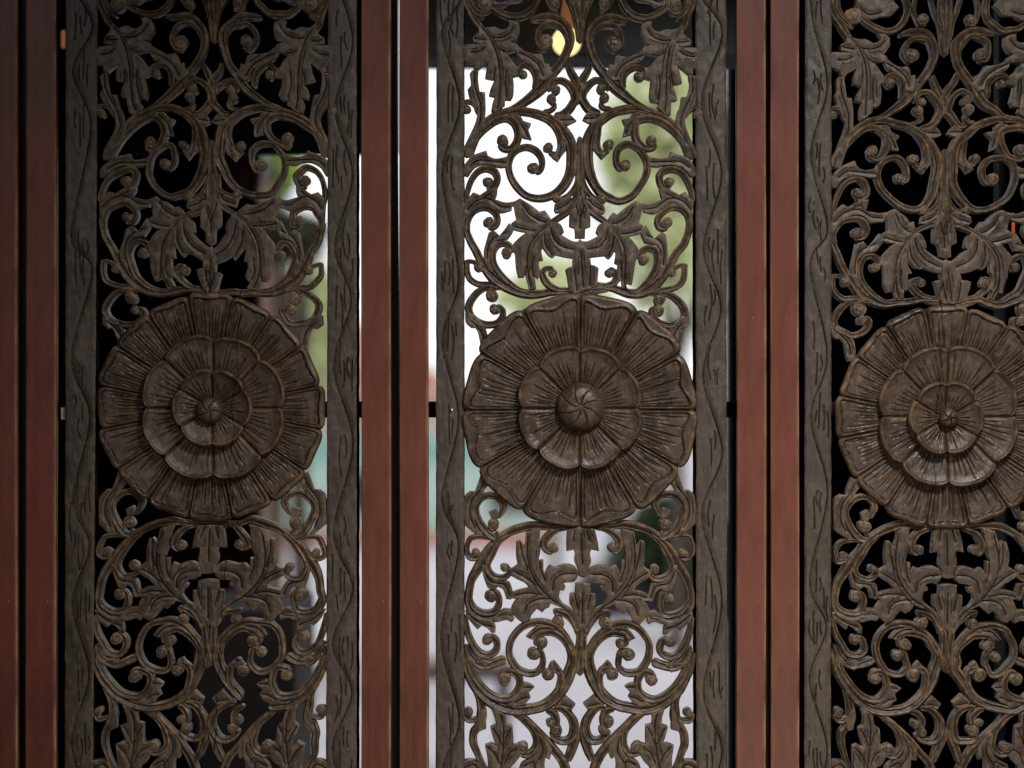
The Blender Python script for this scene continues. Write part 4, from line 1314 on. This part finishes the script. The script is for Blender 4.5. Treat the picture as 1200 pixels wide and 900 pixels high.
def build_post(xa, xb, label, name='painted_post', lean=0.0):
    acc = MeshAcc()
    x0, x1 = PX(xa, 0)[0], PX(xb, 0)[0]
    yf, yb = -0.010, 0.005
    b = 0.0016
    poly, wr = [], []
    def corner(cx, cy, a0, a1, w):
        for i in range(5):
            a = math.radians(a0 + (a1 - a0) * i / 4)
            poly.append((cx + b * math.cos(a), cy + b * math.sin(a)))
            wr.append(w if 0 < i < 4 else w * 0.3)
    corner(x0 + b, yf + b, 180, 270, 0.35)
    for k in range(1, 8):
        poly.append((x0 + (x1 - x0) * k / 8, yf - 0.0002 * math.sin(k * 2.1 + xa)))
        wr.append(0)
    b = 0.0022
    corner(x1 - b, yf + b, 270, 360, 1.0)  # right front corner painted lightest, as the lit edge
    corner(x1 - b, yb - b, 0, 90, 0.2)
    corner(x0 + b, yb - b, 90, 180, 0.2)
    nz = 40
    prism(acc, poly, -0.58, 0.58, wr, nz)
    zc = 0.0
    v = np.array(acc.v)
    v[:, 0] += 0.0004 * np.sin(v[:, 2] * 7 + xa) + lean * v[:, 2]
    o = link_mesh(name, v, acc.f, M_POST, None, acc.w, origin=((x0 + x1) / 2, 0.0175, -0.58))
    o.data.polygons.foreach_set('use_smooth', [True] * len(o.data.polygons))
    tag(o, label, 'post', 'maroon painted posts between the carved panels')
    # dried grit under the paint
    g = MeshAcc()
    r_ = random.Random(int(xa * 7) + 3)
    spots = [(r_.uniform(xa + 3, xb - 4), r_.uniform(-40, 940), r_.uniform(0.25, 0.6)) for _ in range(34)]
    if 400 < xa < 450:
        spots += [(437, 442, 1.0), (441, 456, 0.9), (435.5, 466, 1.2), (444, 441, 0.7), (447, 445, 0.6), (439, 448, 0.7)]
    if 850 < xa < 880:
        spots += [(866, 469, 1.4), (868, 476, 0.8), (884, 457, 0.9), (883, 461, 0.8), (872, 490, 0.8)]
    if 460 < xa < 480:
        spots += [(487, 481, 0.9), (475, 403, 0.8), (474, 407, 0.9), (490, 505, 0.6)]
    for sx, sy, sr in spots:
        n = 8
        vs = []
        for q, hh in ((1.0, 9.2), (0.85, 10.3), (0.45, 10.0 + sr * 0.75), (0.02, 10.0 + sr * 0.85)):
            for k in range(n):
                a = 2 * math.pi * k / n
                w_ = 1 + 0.2 * math.sin(2 * a + sx)
                vs.append(PX(sx + sr * q * w_ * math.cos(a), sy + sr * 1.3 * q * w_ * math.sin(a), hh))
        fs = [(i * n + k, i * n + n + k, i * n + n + (k + 1) % n, i * n + (k + 1) % n) for i in range(3) for k in range(n)]
        g.add(vs, fs, [0, ] * 16 + [0.5] * 16)
    gv = np.array(g.v)
    gv[:, 0] += 0.0004 * np.sin(gv[:, 2] * 7 + xa)
    go = link_mesh('paint_grit', gv, g.f, M_POST, o, g.w, origin=((x0 + x1) / 2, 0.0175, -0.58))
    go['kind'] = 'stuff'
    return o


build_post(-14, 22, 'maroon painted post cut off by the left edge of the picture')
build_post(32, 67.5, 'maroon painted post directly left of the cracked left carved panel')
build_post(424, 458.5, 'maroon painted post directly right of the left carved panel, with gritty specks')
build_post(468.5, 502.5, 'maroon painted post directly left of the backlit middle carved panel')
build_post(862.5, 897, 'maroon painted post directly right of the backlit middle carved panel')
build_post(902, 935.5, 'maroon painted post directly left of the rightmost carved panel')

for k_, (sa, sb, sc, lb) in enumerate(((440, 462.5, 471, 'dark tapering batten behind the slit between the two posts left of the middle panel'),
                                (12, 42, 42, 'dark batten behind the slit between the two posts at the far left'),
                                (884, 912, 912, 'dark batten behind the slit between the two posts right of the middle panel'))):
    a_ = MeshAcc()
    f0, f1, f2 = PX(sa, 0)[0], PX(sb, 0)[0], PX(sc, 0)[0]
    zt, zb_ = 0.58, -0.58
    ya_, yb_ = 0.012, 0.044
    a_.add([(f0, ya_, zb_), (f2, ya_, zb_), (f2, yb_, zb_), (f0, yb_, zb_), (f0, ya_, zt), (f1, ya_, zt), (f1, yb_, zt), (f0, yb_, zt)],
           [(0, 3, 2, 1), (4, 5, 6, 7), (0, 1, 5, 4), (1, 2, 6, 5), (2, 3, 7, 6), (3, 0, 4, 7)], [0] * 8)
    o = link_mesh('batten', a_.v, a_.f, M_ROOM_DARK, None, a_.w, smooth=False, origin=((f0 + f2) / 2, .028, zb_))
    tag(o, lb, 'batten', 'dark battens behind the posts')

M_RAIL = simple_mat('dark_stained_rail', (0.012, 0.009, 0.008), (0.022, 0.016, 0.013), 0.95, 20, spec=0.1)


def box(acc, x0, x1, y0, y1, z0, z1):
    vs = [(x, y, z) for x in (x0, x1) for y in (y0, y1) for z in (z0, z1)]
    fs = [(0, 1, 3, 2), (4, 6, 7, 5), (0, 4, 5, 1), (2, 3, 7, 6), (0, 2, 6, 4), (1, 5, 7, 3)]
    acc.add(vs, fs, [0] * 8)


def bevel(o, w=0.003, seg=2):
    m = o.modifiers.new('bevel', 'BEVEL')
    m.width = w
    m.segments = seg
    m.limit_method = 'ANGLE'
    return o


a_ = MeshAcc()
box(a_, -0.72, 0.72, 0.048, 0.085, PX(0, 490)[2], PX(0, 471)[2])
o = link_mesh('cross_rail', a_.v, a_.f, M_RAIL, None, a_.w, smooth=False, origin=(0, 0.066, PX(0, 490)[2]))
bevel(o)
tag(o, 'dark horizontal rail running behind the posts at the height of the flowers', 'rail')

# pale packing block in the slit beside the left panel
M_BLOCK = simple_mat('pale_raw_wood', (0.30, 0.23, 0.15), (0.42, 0.34, 0.24), 0.7, 120)
a_ = MeshAcc()
box(a_, PX(70.5, 0)[0], PX(76.5, 0)[0], 0.004, 0.04, PX(0, 492)[2], PX(0, 477.5)[2])
o = link_mesh('packing_block', a_.v, a_.f, M_BLOCK, None, a_.w, smooth=False, origin=(PX(73.5, 0)[0], 0.02, PX(0, 492)[2]))
bevel(o, 0.001)
tag(o, 'small pale wooden block in the narrow black gap beside the left carved panel', 'block')


# ------------------------------------------------------------------ the dark room behind, and what is seen through it
def at(px, py, Y):
    """a point on the sight line through plan point (px, py), at depth Y behind the screen"""
    x, _, z = PX(px, py)
    k = (CAM_D + Y) / CAM_D
    return (x * k, Y, z * k)


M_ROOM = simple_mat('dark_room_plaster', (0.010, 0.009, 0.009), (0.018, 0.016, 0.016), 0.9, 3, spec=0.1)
M_BEAM = simple_mat('grey_shutter_paint', (0.22, 0.23, 0.27), (0.28, 0.29, 0.33), 0.7, 6, spec=0.2)


def slab(name, x0, x1, y0, y1, z0, z1, mat, **tg):
    a = MeshAcc()
    box(a, x0, x1, y0, y1, z0, z1)
    o = link_mesh(name, a.v, a.f, mat, None, a.w, smooth=False, origin=((x0 + x1) / 2, (y0 + y1) / 2, z0))
    tag(o, **tg)
    return o


FLOOR = -1.15
RY = 2.6          # back wall of the room
WX0, WX1 = -2.6, 2.6
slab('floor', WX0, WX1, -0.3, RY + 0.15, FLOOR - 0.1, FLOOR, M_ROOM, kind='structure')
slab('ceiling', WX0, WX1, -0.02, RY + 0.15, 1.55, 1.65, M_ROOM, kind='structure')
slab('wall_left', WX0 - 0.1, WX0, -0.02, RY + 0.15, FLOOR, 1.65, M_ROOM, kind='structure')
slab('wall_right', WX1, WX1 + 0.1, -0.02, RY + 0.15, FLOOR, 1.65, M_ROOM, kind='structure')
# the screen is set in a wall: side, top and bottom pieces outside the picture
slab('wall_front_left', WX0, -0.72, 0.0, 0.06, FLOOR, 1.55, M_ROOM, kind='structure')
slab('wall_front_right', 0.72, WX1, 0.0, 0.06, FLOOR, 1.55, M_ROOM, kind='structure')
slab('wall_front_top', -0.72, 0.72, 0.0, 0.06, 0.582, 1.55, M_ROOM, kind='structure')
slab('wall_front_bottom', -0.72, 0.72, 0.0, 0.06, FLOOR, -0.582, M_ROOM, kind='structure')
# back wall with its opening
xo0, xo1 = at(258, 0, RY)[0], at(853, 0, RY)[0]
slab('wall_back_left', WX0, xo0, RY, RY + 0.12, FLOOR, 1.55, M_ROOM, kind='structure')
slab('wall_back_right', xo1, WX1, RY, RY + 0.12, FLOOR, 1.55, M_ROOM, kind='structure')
# lintels close behind the screen: the high one over the middle, the lower one to the left
lz = at(0, 66, 0.55)[2]
o = slab('roller_shutter_box', at(495, 0, 0.55)[0], at(900, 0, 0.55)[0], 0.55, 0.70, lz, lz + 0.45, M_BEAM,
         label='dark grey shutter box crossing the top behind the middle carved panel', cat='shutter box')
bevel(o, 0.004)
lz2 = at(0, 178, 0.6)[2]
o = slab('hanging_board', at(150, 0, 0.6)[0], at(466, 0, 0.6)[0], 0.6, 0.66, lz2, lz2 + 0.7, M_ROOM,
         label='black board hanging in the shade behind the upper half of the left carved panel', cat='board')
bevel(o, 0.004)

M_BROWN = simple_mat('brown_varnish', (0.06, 0.028, 0.018), (0.10, 0.045, 0.028), 0.5, 5)
# cabinet standing in the room behind the left panel
cz0 = FLOOR
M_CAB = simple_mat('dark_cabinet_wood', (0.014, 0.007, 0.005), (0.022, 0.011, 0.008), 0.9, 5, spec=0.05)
cab = empty('cabinet', (at(262, 0, 1.9)[0], 1.97, FLOOR), 'dark brown cabinet standing in shade behind the left carved panel', 'cabinet')
def cab_part(name, x0, x1, y0, y1, z0, z1, mat=M_CAB):
    a = MeshAcc()
    box(a, x0, x1, y0, y1, z0, z1)
    return bevel(link_mesh(name, a.v, a.f, mat, cab, a.w, smooth=False, origin=tuple(cab.location)), 0.004)
cx0, cx1, ctop = at(170, 0, 1.9)[0], at(300, 0, 1.9)[0], at(0, 236, 1.9)[2]
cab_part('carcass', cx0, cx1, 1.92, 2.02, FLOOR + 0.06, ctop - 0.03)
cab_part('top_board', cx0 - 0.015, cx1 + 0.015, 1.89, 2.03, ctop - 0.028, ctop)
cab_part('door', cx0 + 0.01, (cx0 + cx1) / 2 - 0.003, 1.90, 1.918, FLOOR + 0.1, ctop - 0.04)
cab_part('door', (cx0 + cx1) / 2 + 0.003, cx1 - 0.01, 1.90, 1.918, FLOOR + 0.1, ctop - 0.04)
# a red-brown jar on it
def lathe(name, prof, loc, mat, parent=None, n=28):
    vs, fs = [], []
    for r, z in prof:
        for j in range(n):
            a = 2 * math.pi * j / n
            vs.append((r * math.cos(a), r * math.sin(a), z))
    for i in range(len(prof) - 1):
        for j in range(n):
            a, b = i * n + j, i * n + (j + 1) % n
            fs.append((a, b, b + n, a + n))
    fs.append(tuple(range(n))[::-1])
    fs.append(tuple(range((len(prof) - 1) * n, len(prof) * n)))
    me = bpy.data.meshes.new(name)
    me.from_pydata(vs, [], fs)
    me.polygons.foreach_set('use_smooth', [True] * len(fs))
    me.materials.append(mat)
    o = bpy.data.objects.new(name, me)
    col.objects.link(o)
    if parent:
        o.parent = parent
    o.location = loc
    return o
M_JAR = simple_mat('red_brown_glaze', (0.20, 0.09, 0.055), (0.28, 0.13, 0.08), 0.35, 5)
jp = at(284, 236, 2.0)
M_SHED = simple_mat('dull_brown_boards', (0.13, 0.065, 0.045), (0.20, 0.105, 0.075), 0.8, 2)
j = lathe('jar', [(0.03, 0.0), (0.042, 0.02), (0.05, 0.06), (0.047, 0.10), (0.03, 0.125), (0.026, 0.14), (0.032, 0.148)], (jp[0], 1.96, ctop), M_JAR)
tag(j, 'red-brown jar standing on the cabinet behind the left carved panel', 'jar')

# lamp under the shutter box
M_GLOW, _nt, _b = new_mat('warm_lamp_glass')
_b.inputs['Emission Color'].default_value = (1.0, 0.80, 0.36, 1)
_b.inputs['Emission Strength'].default_value = 1.2
M_ORANGE, _nt, _b = new_mat('orange_lamp_glow')
_b.inputs['Base Color'].default_value = (0.5, 0.2, 0.08, 1)
_b.inputs['Emission Color'].default_value = (1.0, 0.42, 0.14, 1)
_b.inputs['Emission Strength'].default_value = 0.14
lp = at(664, 49, 0.42)
lamp = empty('hanging_lamp', (lp[0], 0.42, lp[2] + 0.05), 'small glowing yellow globe lamp hanging near the top behind the middle carved panel', 'lamp')
g_ = lathe('lamp_globe', [(0.0195 * math.sin(math.pi * (i + 0.3) / 14), -0.0195 * math.cos(math.pi * (i + 0.3) / 14)) for i in range(13)], (0, 0, -0.05), M_GLOW, lamp)
s_ = lathe('lamp_shade', [(0.009, 0.0), (0.012, -0.012), (0.006, 0.02), (0.004, 0.05)], (0, 0, -0.022), M_ORANGE, lamp)
c_ = lathe('lamp_cord', [(0.0015, 0.0), (0.0015, 0.35)], (0, 0, 0.03), M_RAIL, lamp)

# small orange pilot lamp seen in the slit left of the left panel, red one far right
p_ = at(73.5, 46, 0.4)
o = lathe('indicator_lamp', [(0.0015, -0.012), (0.003, -0.010), (0.003, 0.010), (0.0015, 0.012)], (p_[0] + 0.001, 0.4, p_[2]), M_ORANGE)
tag(o, 'tiny orange light glowing in the black gap at the upper left', 'light')
M_RED, _nt, _b = new_mat('red_edge_plastic')
_b.inputs['Base Color'].default_value = (0.6, 0.08, 0.03, 1)
_b.inputs['Emission Color'].default_value = (1.0, 0.16, 0.05, 1)
_b.inputs['Emission Strength'].default_value = 0.25

# steel pole in the shade behind the right panel
M_POLE = simple_mat('grey_steel_tube', (0.05, 0.055, 0.06), (0.08, 0.085, 0.09), 0.4, 5)
p_ = at(1173, 300, 0.9)
o = lathe('steel_pole', [(0.008, 0.0), (0.008, 2.6)], (p_[0], 0.9, FLOOR), M_POLE)
tag(o, 'thin grey steel pole standing in the black shade behind the right carved panel', 'pole')
p_ = at(1187.5, 262, 0.12)
o = lathe('neon_sign', [(0.0008, -0.013), (0.0019, -0.011), (0.0019, 0.011), (0.0008, 0.013)], (p_[0], 0.12, p_[2]), M_RED)
tag(o, 'short bright red-orange light tube behind the right carved panel near the picture edge', 'light')

# --- outdoors beyond the opening
GZ = -1.25
M_PAVE = simple_mat('pale_pavement', (0.50, 0.47, 0.50), (0.62, 0.59, 0.62), 0.8, 0.8)
M_MINT = simple_mat('mint_wall_paint', (0.46, 0.66, 0.58), (0.56, 0.74, 0.66), 0.8, 1.5)
M_ROOF = simple_mat('faded_red_roof', (0.42, 0.17, 0.13), (0.55, 0.26, 0.20), 0.8, 2)
M_CREAM = simple_mat('cream_wall', (0.60, 0.53, 0.45), (0.70, 0.62, 0.52), 0.8, 2)
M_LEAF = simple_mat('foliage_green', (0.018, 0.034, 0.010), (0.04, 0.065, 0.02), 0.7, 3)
M_BARK = simple_mat('tree_bark', (0.06, 0.045, 0.035), (0.10, 0.08, 0.06), 0.9, 8)
a_ = MeshAcc()
a_.add([(-90, RY + 0.1, GZ), (90, RY + 0.1, GZ), (90, 160, GZ), (-90, 160, GZ)], [(0, 1, 2, 3)], [0] * 4)
o = link_mesh('ground', a_.v, a_.f, M_PAVE, None, a_.w, smooth=False)
tag(o, kind='structure')
a_ = MeshAcc()
a_.add([(-90, -60, FLOOR - 0.12), (90, -60, FLOOR - 0.12), (90, -0.3, FLOOR - 0.12), (-90, -0.3, FLOOR - 0.12)], [(0, 1, 2, 3)], [0] * 4)
# unseen enclosure round the camera, added to keep sky light off the carvings
slab('light_block_top', WX0, WX1, -4.6, -0.03, 1.45, 1.55, M_ROOM, kind='structure')
slab('light_block_left', WX0 - 0.1, WX0, -4.6, -0.03, FLOOR, 1.45, M_ROOM, kind='structure')
slab('light_block_right', WX1, WX1 + 0.1, -4.6, -0.03, FLOOR, 1.45, M_ROOM, kind='structure')
slab('light_block_rear', WX0, WX1, -4.7, -4.6, FLOOR, 1.45, M_ROOM, kind='structure')
M_YARD = simple_mat('yard_paving', (0.20, 0.16, 0.13), (0.28, 0.23, 0.19), 0.9, 1.2)
o = link_mesh('yard_paving', a_.v, a_.f, M_YARD, None, a_.w, smooth=False)
tag(o, kind='structure')

# low building: mint wall under a red roof
HY = 17.0
def hz(py): return at(0, py, HY)[2]
hx0, hx1 = at(250, 0, HY)[0], at(655, 0, HY)[0]
house = empty('low_building', ((hx0 + hx1) / 2, HY, GZ), 'blurred low building with mint green wall and faded red roof seen through the middle panel', 'building')
def hpart(name, verts, faces, mat):
    return link_mesh(name, verts, faces, mat, house, [0] * len(verts), smooth=False, origin=tuple(house.location))
a_ = MeshAcc(); box(a_, hx0, hx1, HY, HY + 5, GZ, hz(505)); hpart('wall', a_.v, a_.f, M_MINT)
a_ = MeshAcc(); box(a_, hx0, hx1, HY + 0.02, HY + 5, hz(505), hz(452)); hpart('upper_wall', a_.v, a_.f, M_CREAM)
rz0, rz1 = hz(462), hz(385)
a_ = MeshAcc()
a_.add([(hx0 - .4, HY - .5, rz0), (hx1 - .9, HY - .5, rz0), (hx1 - .9, HY + 5.4, rz0), (hx0 - .4, HY + 5.4, rz0), (hx0 + 1, HY + 2.4, rz1 + 0.1), (hx1 - 1.6, HY + 2.4, rz1 + 0.1)],
       [(0, 1, 5, 4), (1, 2, 5), (2, 3, 4, 5), (3, 0, 4), (0, 3, 2, 1)], [0] * 6)
hpart('roof', a_.v, a_.f, M_ROOF)
M_DGLASS = simple_mat('dark_window_glass', (0.03, 0.04, 0.045), (0.06, 0.07, 0.08), 0.2, 2)
M_TEAL = simple_mat('deep_teal_paint', (0.25, 0.52, 0.45), (0.30, 0.58, 0.50), 0.7, 2)
M_FASCIA = simple_mat('orange_brown_board', (0.42, 0.20, 0.10), (0.52, 0.26, 0.14), 0.7, 2)
a_ = MeshAcc(); box(a_, hx0, hx1, HY - 0.04, HY + 0.0, hz(540), hz(517)); hpart('painted_band', a_.v, a_.f, M_TEAL)
a_ = MeshAcc(); box(a_, hx0 - .4, hx1 - .9, HY - .56, HY - .505, hz(448), hz(434)); hpart('fascia', a_.v, a_.f, M_FASCIA)
a_ = MeshAcc(); box(a_, hx0, hx1, HY - 0.4, HY - 0.05, GZ, hz(622)); hpart('plinth', a_.v, a_.f, M_ROOF)
for wx in (at(395, 0, HY)[0], at(575, 0, HY)[0]):
    a_ = MeshAcc(); box(a_, wx, wx + 0.34, HY - 0.03, HY + 0.01, hz(600), hz(552)); hpart('window', a_.v, a_.f, M_DGLASS)


def blobby_tree(name, label, loc, height, crown_c, crown_r, n_leaf, mat, leafsize, seed):
    r = random.Random(seed)
    t = empty(name, loc, label, 'tree')
    # trunk with limbs
    acc = MeshAcc()
    def limb(p, q, r0, r1):
        p, q = Vector(p), Vector(q)
        d = (q - p).normalized()
        u = d.orthogonal().normalized()
        v = d.cross(u)
        vs = []
        for c, rad in ((p, r0), ((p + q) / 2 + u * r0 * 0.5, (r0 + r1) / 2), (q, r1)):
            for k in range(8):
                a = k * math.pi / 4
                vs.append(tuple(c + u * rad * math.cos(a) + v * rad * math.sin(a)))
        fs = [(i * 8 + k, i * 8 + (k + 1) % 8, (i + 1) * 8 + (k + 1) % 8, (i + 1) * 8 + k) for i in range(2) for k in range(8)]
        acc.add(vs, fs, [0] * 24)
    cc = Vector(crown_c)
    limb((0, 0, 0), (cc.x * 0.6, cc.y * 0.6, cc.z * 0.7), height * 0.014, height * 0.009)
    for k in range(7):
        a = k * 0.9 + r.random()
        limb((cc.x * 0.5, 0, cc.z * 0.6), (cc.x + crown_r[0] * 0.6 * math.cos(a), crown_r[1] * 0.6 * math.sin(a), cc.z + crown_r[2] * r.uniform(-0.3, 0.6)), height * 0.007, height * 0.003)
    link_mesh('trunk', acc.v, acc.f, M_BARK, t, acc.w)
    clumps = [(r.gauss(0, .45), r.gauss(0, .45), r.gauss(0, .42), r.uniform(0.25, 0.45)) for _ in range(26)]
    vs, fs = [], []
    for i in range(n_leaf):
        c = r.choice(clumps)
        p = Vector((c[0] + r.gauss(0, c[3] * 0.5), c[1] + r.gauss(0, c[3] * 0.5), c[2] + r.gauss(0, c[3] * 0.5)))
        if p.length > 1.15:
            continue
        P = cc + Vector((p.x * crown_r[0], p.y * crown_r[1], p.z * crown_r[2]))
        u = Vector((r.gauss(0, 1), r.gauss(0, 1), r.gauss(0, 1))).normalized() * leafsize
        v = u.orthogonal().normalized() * leafsize * 0.45
        b = len(vs)
        vs += [tuple(P - u), tuple(P + v), tuple(P + u), tuple(P - v)]
        fs.append((b, b + 1, b + 2, b + 3))
    o = link_mesh('crown', vs, fs, mat, t, None, smooth=False)
    o['kind'] = 'stuff'
    return t


def tree_at(name, label, px, pyc, Y, rx_px, rz_px, mat, n, leafsize, seed):
    c = at(px, pyc, Y)
    k = (CAM_D + Y) / CAM_D / 1000.0
    return blobby_tree(name, label, (c[0], Y, GZ), c[2] - GZ + rz_px * k, (0, 0, c[2] - GZ), (rx_px * k, rx_px * k * 0.9, rz_px * k), n, mat, leafsize, seed)


M_LEAF2 = simple_mat('lime_foliage', (0.60, 0.66, 0.30), (0.78, 0.82, 0.50), 0.6, 3)
tree_at('leafy_tree', 'blurred light green tree seen through the right half of the middle panel', 792, 225, 9.0, 80, 175, M_LEAF2, 1700, 0.085, 1)
tree_at('small_tree', 'blurred green shrub low behind the leaves above the middle flower', 650, 345, 12.0, 60, 38, M_LEAF2, 1300, 0.07, 2)
M_LIME = simple_mat('bright_lime_foliage', (0.36, 0.50, 0.06), (0.52, 0.66, 0.12), 0.6, 3)
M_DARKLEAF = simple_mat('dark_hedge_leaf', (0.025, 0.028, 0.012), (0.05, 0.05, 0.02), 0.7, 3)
tree_at('lime_tree', 'blurred bright lime green tree top seen behind the upper right scrolls of the left panel', 322, 196, 8.0, 27, 34, M_LIME, 3000, 0.05, 3)
tree_at('garden_shrub', 'blurred pale green shrub seen beside the upper right of the left flower', 356, 392, 9.0, 40, 78, M_LEAF2, 2400, 0.06, 6)
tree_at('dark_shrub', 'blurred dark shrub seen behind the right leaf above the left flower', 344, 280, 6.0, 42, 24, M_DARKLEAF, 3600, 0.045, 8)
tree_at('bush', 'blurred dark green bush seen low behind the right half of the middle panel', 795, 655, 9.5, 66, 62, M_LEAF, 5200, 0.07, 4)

# parked dark car at the right, its windows pale
M_CARB = simple_mat('dark_car_paint', (0.012, 0.012, 0.018), (0.02, 0.02, 0.03), 0.25, 2)
CYY = 11.0
cp = at(735, 0, CYY)
car = empty('parked_car', (cp[0], CYY, GZ), 'blurred dark parked car seen through the lower right of the middle panel', 'car')
def carpart(name, prof, y0, y1, mat):
    n = len(prof)
    vs = [(x, y0, z) for x, z in prof] + [(x, y1, z) for x, z in prof]
    fs = [tuple(range(n)), tuple(range(n, 2 * n))[::-1]] + [(i, i + n, (i + 1) % n + n, (i + 1) % n) for i in range(n)]
    me = bpy.data.meshes.new(name); me.from_pydata(vs, [], fs); me.materials.append(mat)
    o = bpy.data.objects.new(name, me); col.objects.link(o); o.parent = car
    return bevel(o, 0.03, 3)
s = 0.13
kcar = (CAM_D + CYY) / CAM_D / 1000.0
zc = lambda py: at(0, py, CYY)[2] - GZ
W2 = 95 * kcar
body = [(-W2 * .62, zc(722)), (-W2 * .66, zc(690)), (-W2 * .5, zc(664)), (W2 * .2, zc(655)), (W2 * 1.5, zc(655)), (W2 * 1.7, zc(700)), (W2 * 1.7, zc(722))]
carpart('body', body, -0.35, 0.35, M_CARB)
cabp = [(-W2 * .35, zc(664)), (-W2 * .12, zc(628)), (W2 * .5, zc(622)), (W2 * 1.1, zc(626)), (W2 * 1.4, zc(655))]
carpart('cabin', cabp, -0.3, 0.3, M_CARB)
for wx in (-W2 * .35, W2 * 1.25):
    vs, fs = [], []
    n = 20
    rad = 11 * kcar
    for y in (-0.37, -0.25):
        for k in range(n):
            a = 2 * math.pi * k / n
            vs.append((wx + rad * math.cos(a), y, zc(724) + rad * math.sin(a)))
    fs = [(k, (k + 1) % n, (k + 1) % n + n, k + n) for k in range(n)] + [tuple(range(n))[::-1], tuple(range(n, 2 * n))]
    me = bpy.data.meshes.new('wheel'); me.from_pydata(vs, [], fs); me.materials.append(M_RAIL)
    o = bpy.data.objects.new('wheel', me); col.objects.link(o); o.parent = car

# slanting brown bench end low at the left of the middle panel
bp0 = at(575, 790, 5.0)
bench = empty('wooden_bench', (bp0[0], 5.0, GZ), 'blurred brown wooden bench seen low at the left of the middle panel', 'bench')
def bench_part(name, x0, x1, y0, y1, z0, z1):
    a = MeshAcc(); box(a, x0, x1, y0, y1, z0, z1)
    me = bpy.data.meshes.new(name); me.from_pydata(a.v, [], a.f); me.materials.append(M_BROWN)
    o = bpy.data.objects.new(name, me); col.objects.link(o); o.parent = bench
    return bevel(o, 0.004)
sz = bp0[2] - GZ
bench_part('seat', -0.35, 0.07, 0, 0.35, sz - 0.02, sz + 0.02)
for lx in (-0.33, 0.02):
    bench_part('leg', lx, lx + 0.04, 0.02, 0.06, 0, sz - 0.021)
    bench_part('leg', lx, lx + 0.04, 0.28, 0.32, 0, sz - 0.021)

# grey crate stack in the shade, low behind the left panel
M_CRATE = simple_mat('mauve_grey_board', (0.11, 0.085, 0.09), (0.17, 0.135, 0.14), 0.8, 3)
gx0, gx1, gt = at(225, 0, 1.3)[0], at(345, 0, 1.3)[0], at(0, 716, 1.3)[2]
o = slab('storage_chest', gx0, gx1, 1.3, 1.75, FLOOR + 0.02, gt, M_CRATE, label='grey storage chest in shade low behind the right half of the left carved panel', cat='chest')
bevel(o, 0.01)

SY = 7.0
sx0, sx1 = at(150, 0, SY)[0], at(292, 0, SY)[0]
shed = empty('garden_shed', ((sx0 + sx1) / 2, SY, GZ), 'blurred brown garden shed seen through the upper middle of the left panel', 'shed')
def shed_part(name, x0, x1, y0, y1, z0, z1, mat):
    a = MeshAcc(); box(a, x0, x1, y0, y1, z0, z1)
    return bevel(link_mesh(name, a.v, a.f, mat, shed, a.w, smooth=False, origin=tuple(shed.location)), 0.005)
stop = at(0, 182, SY)[2]
shed_part('wall', sx0, sx1, SY, SY + 1.6, GZ, stop - 0.03, M_SHED)
shed_part('roof', sx0 - 0.05, sx1 + 0.04, SY - 0.1, SY + 1.7, stop - 0.028, stop + 0.03, M_DARKLEAF)
shed_part('door', sx1 - 0.62, sx1 - 0.12, SY - 0.03, SY - 0.003, GZ + 0.02, stop - 0.25, M_BROWN)
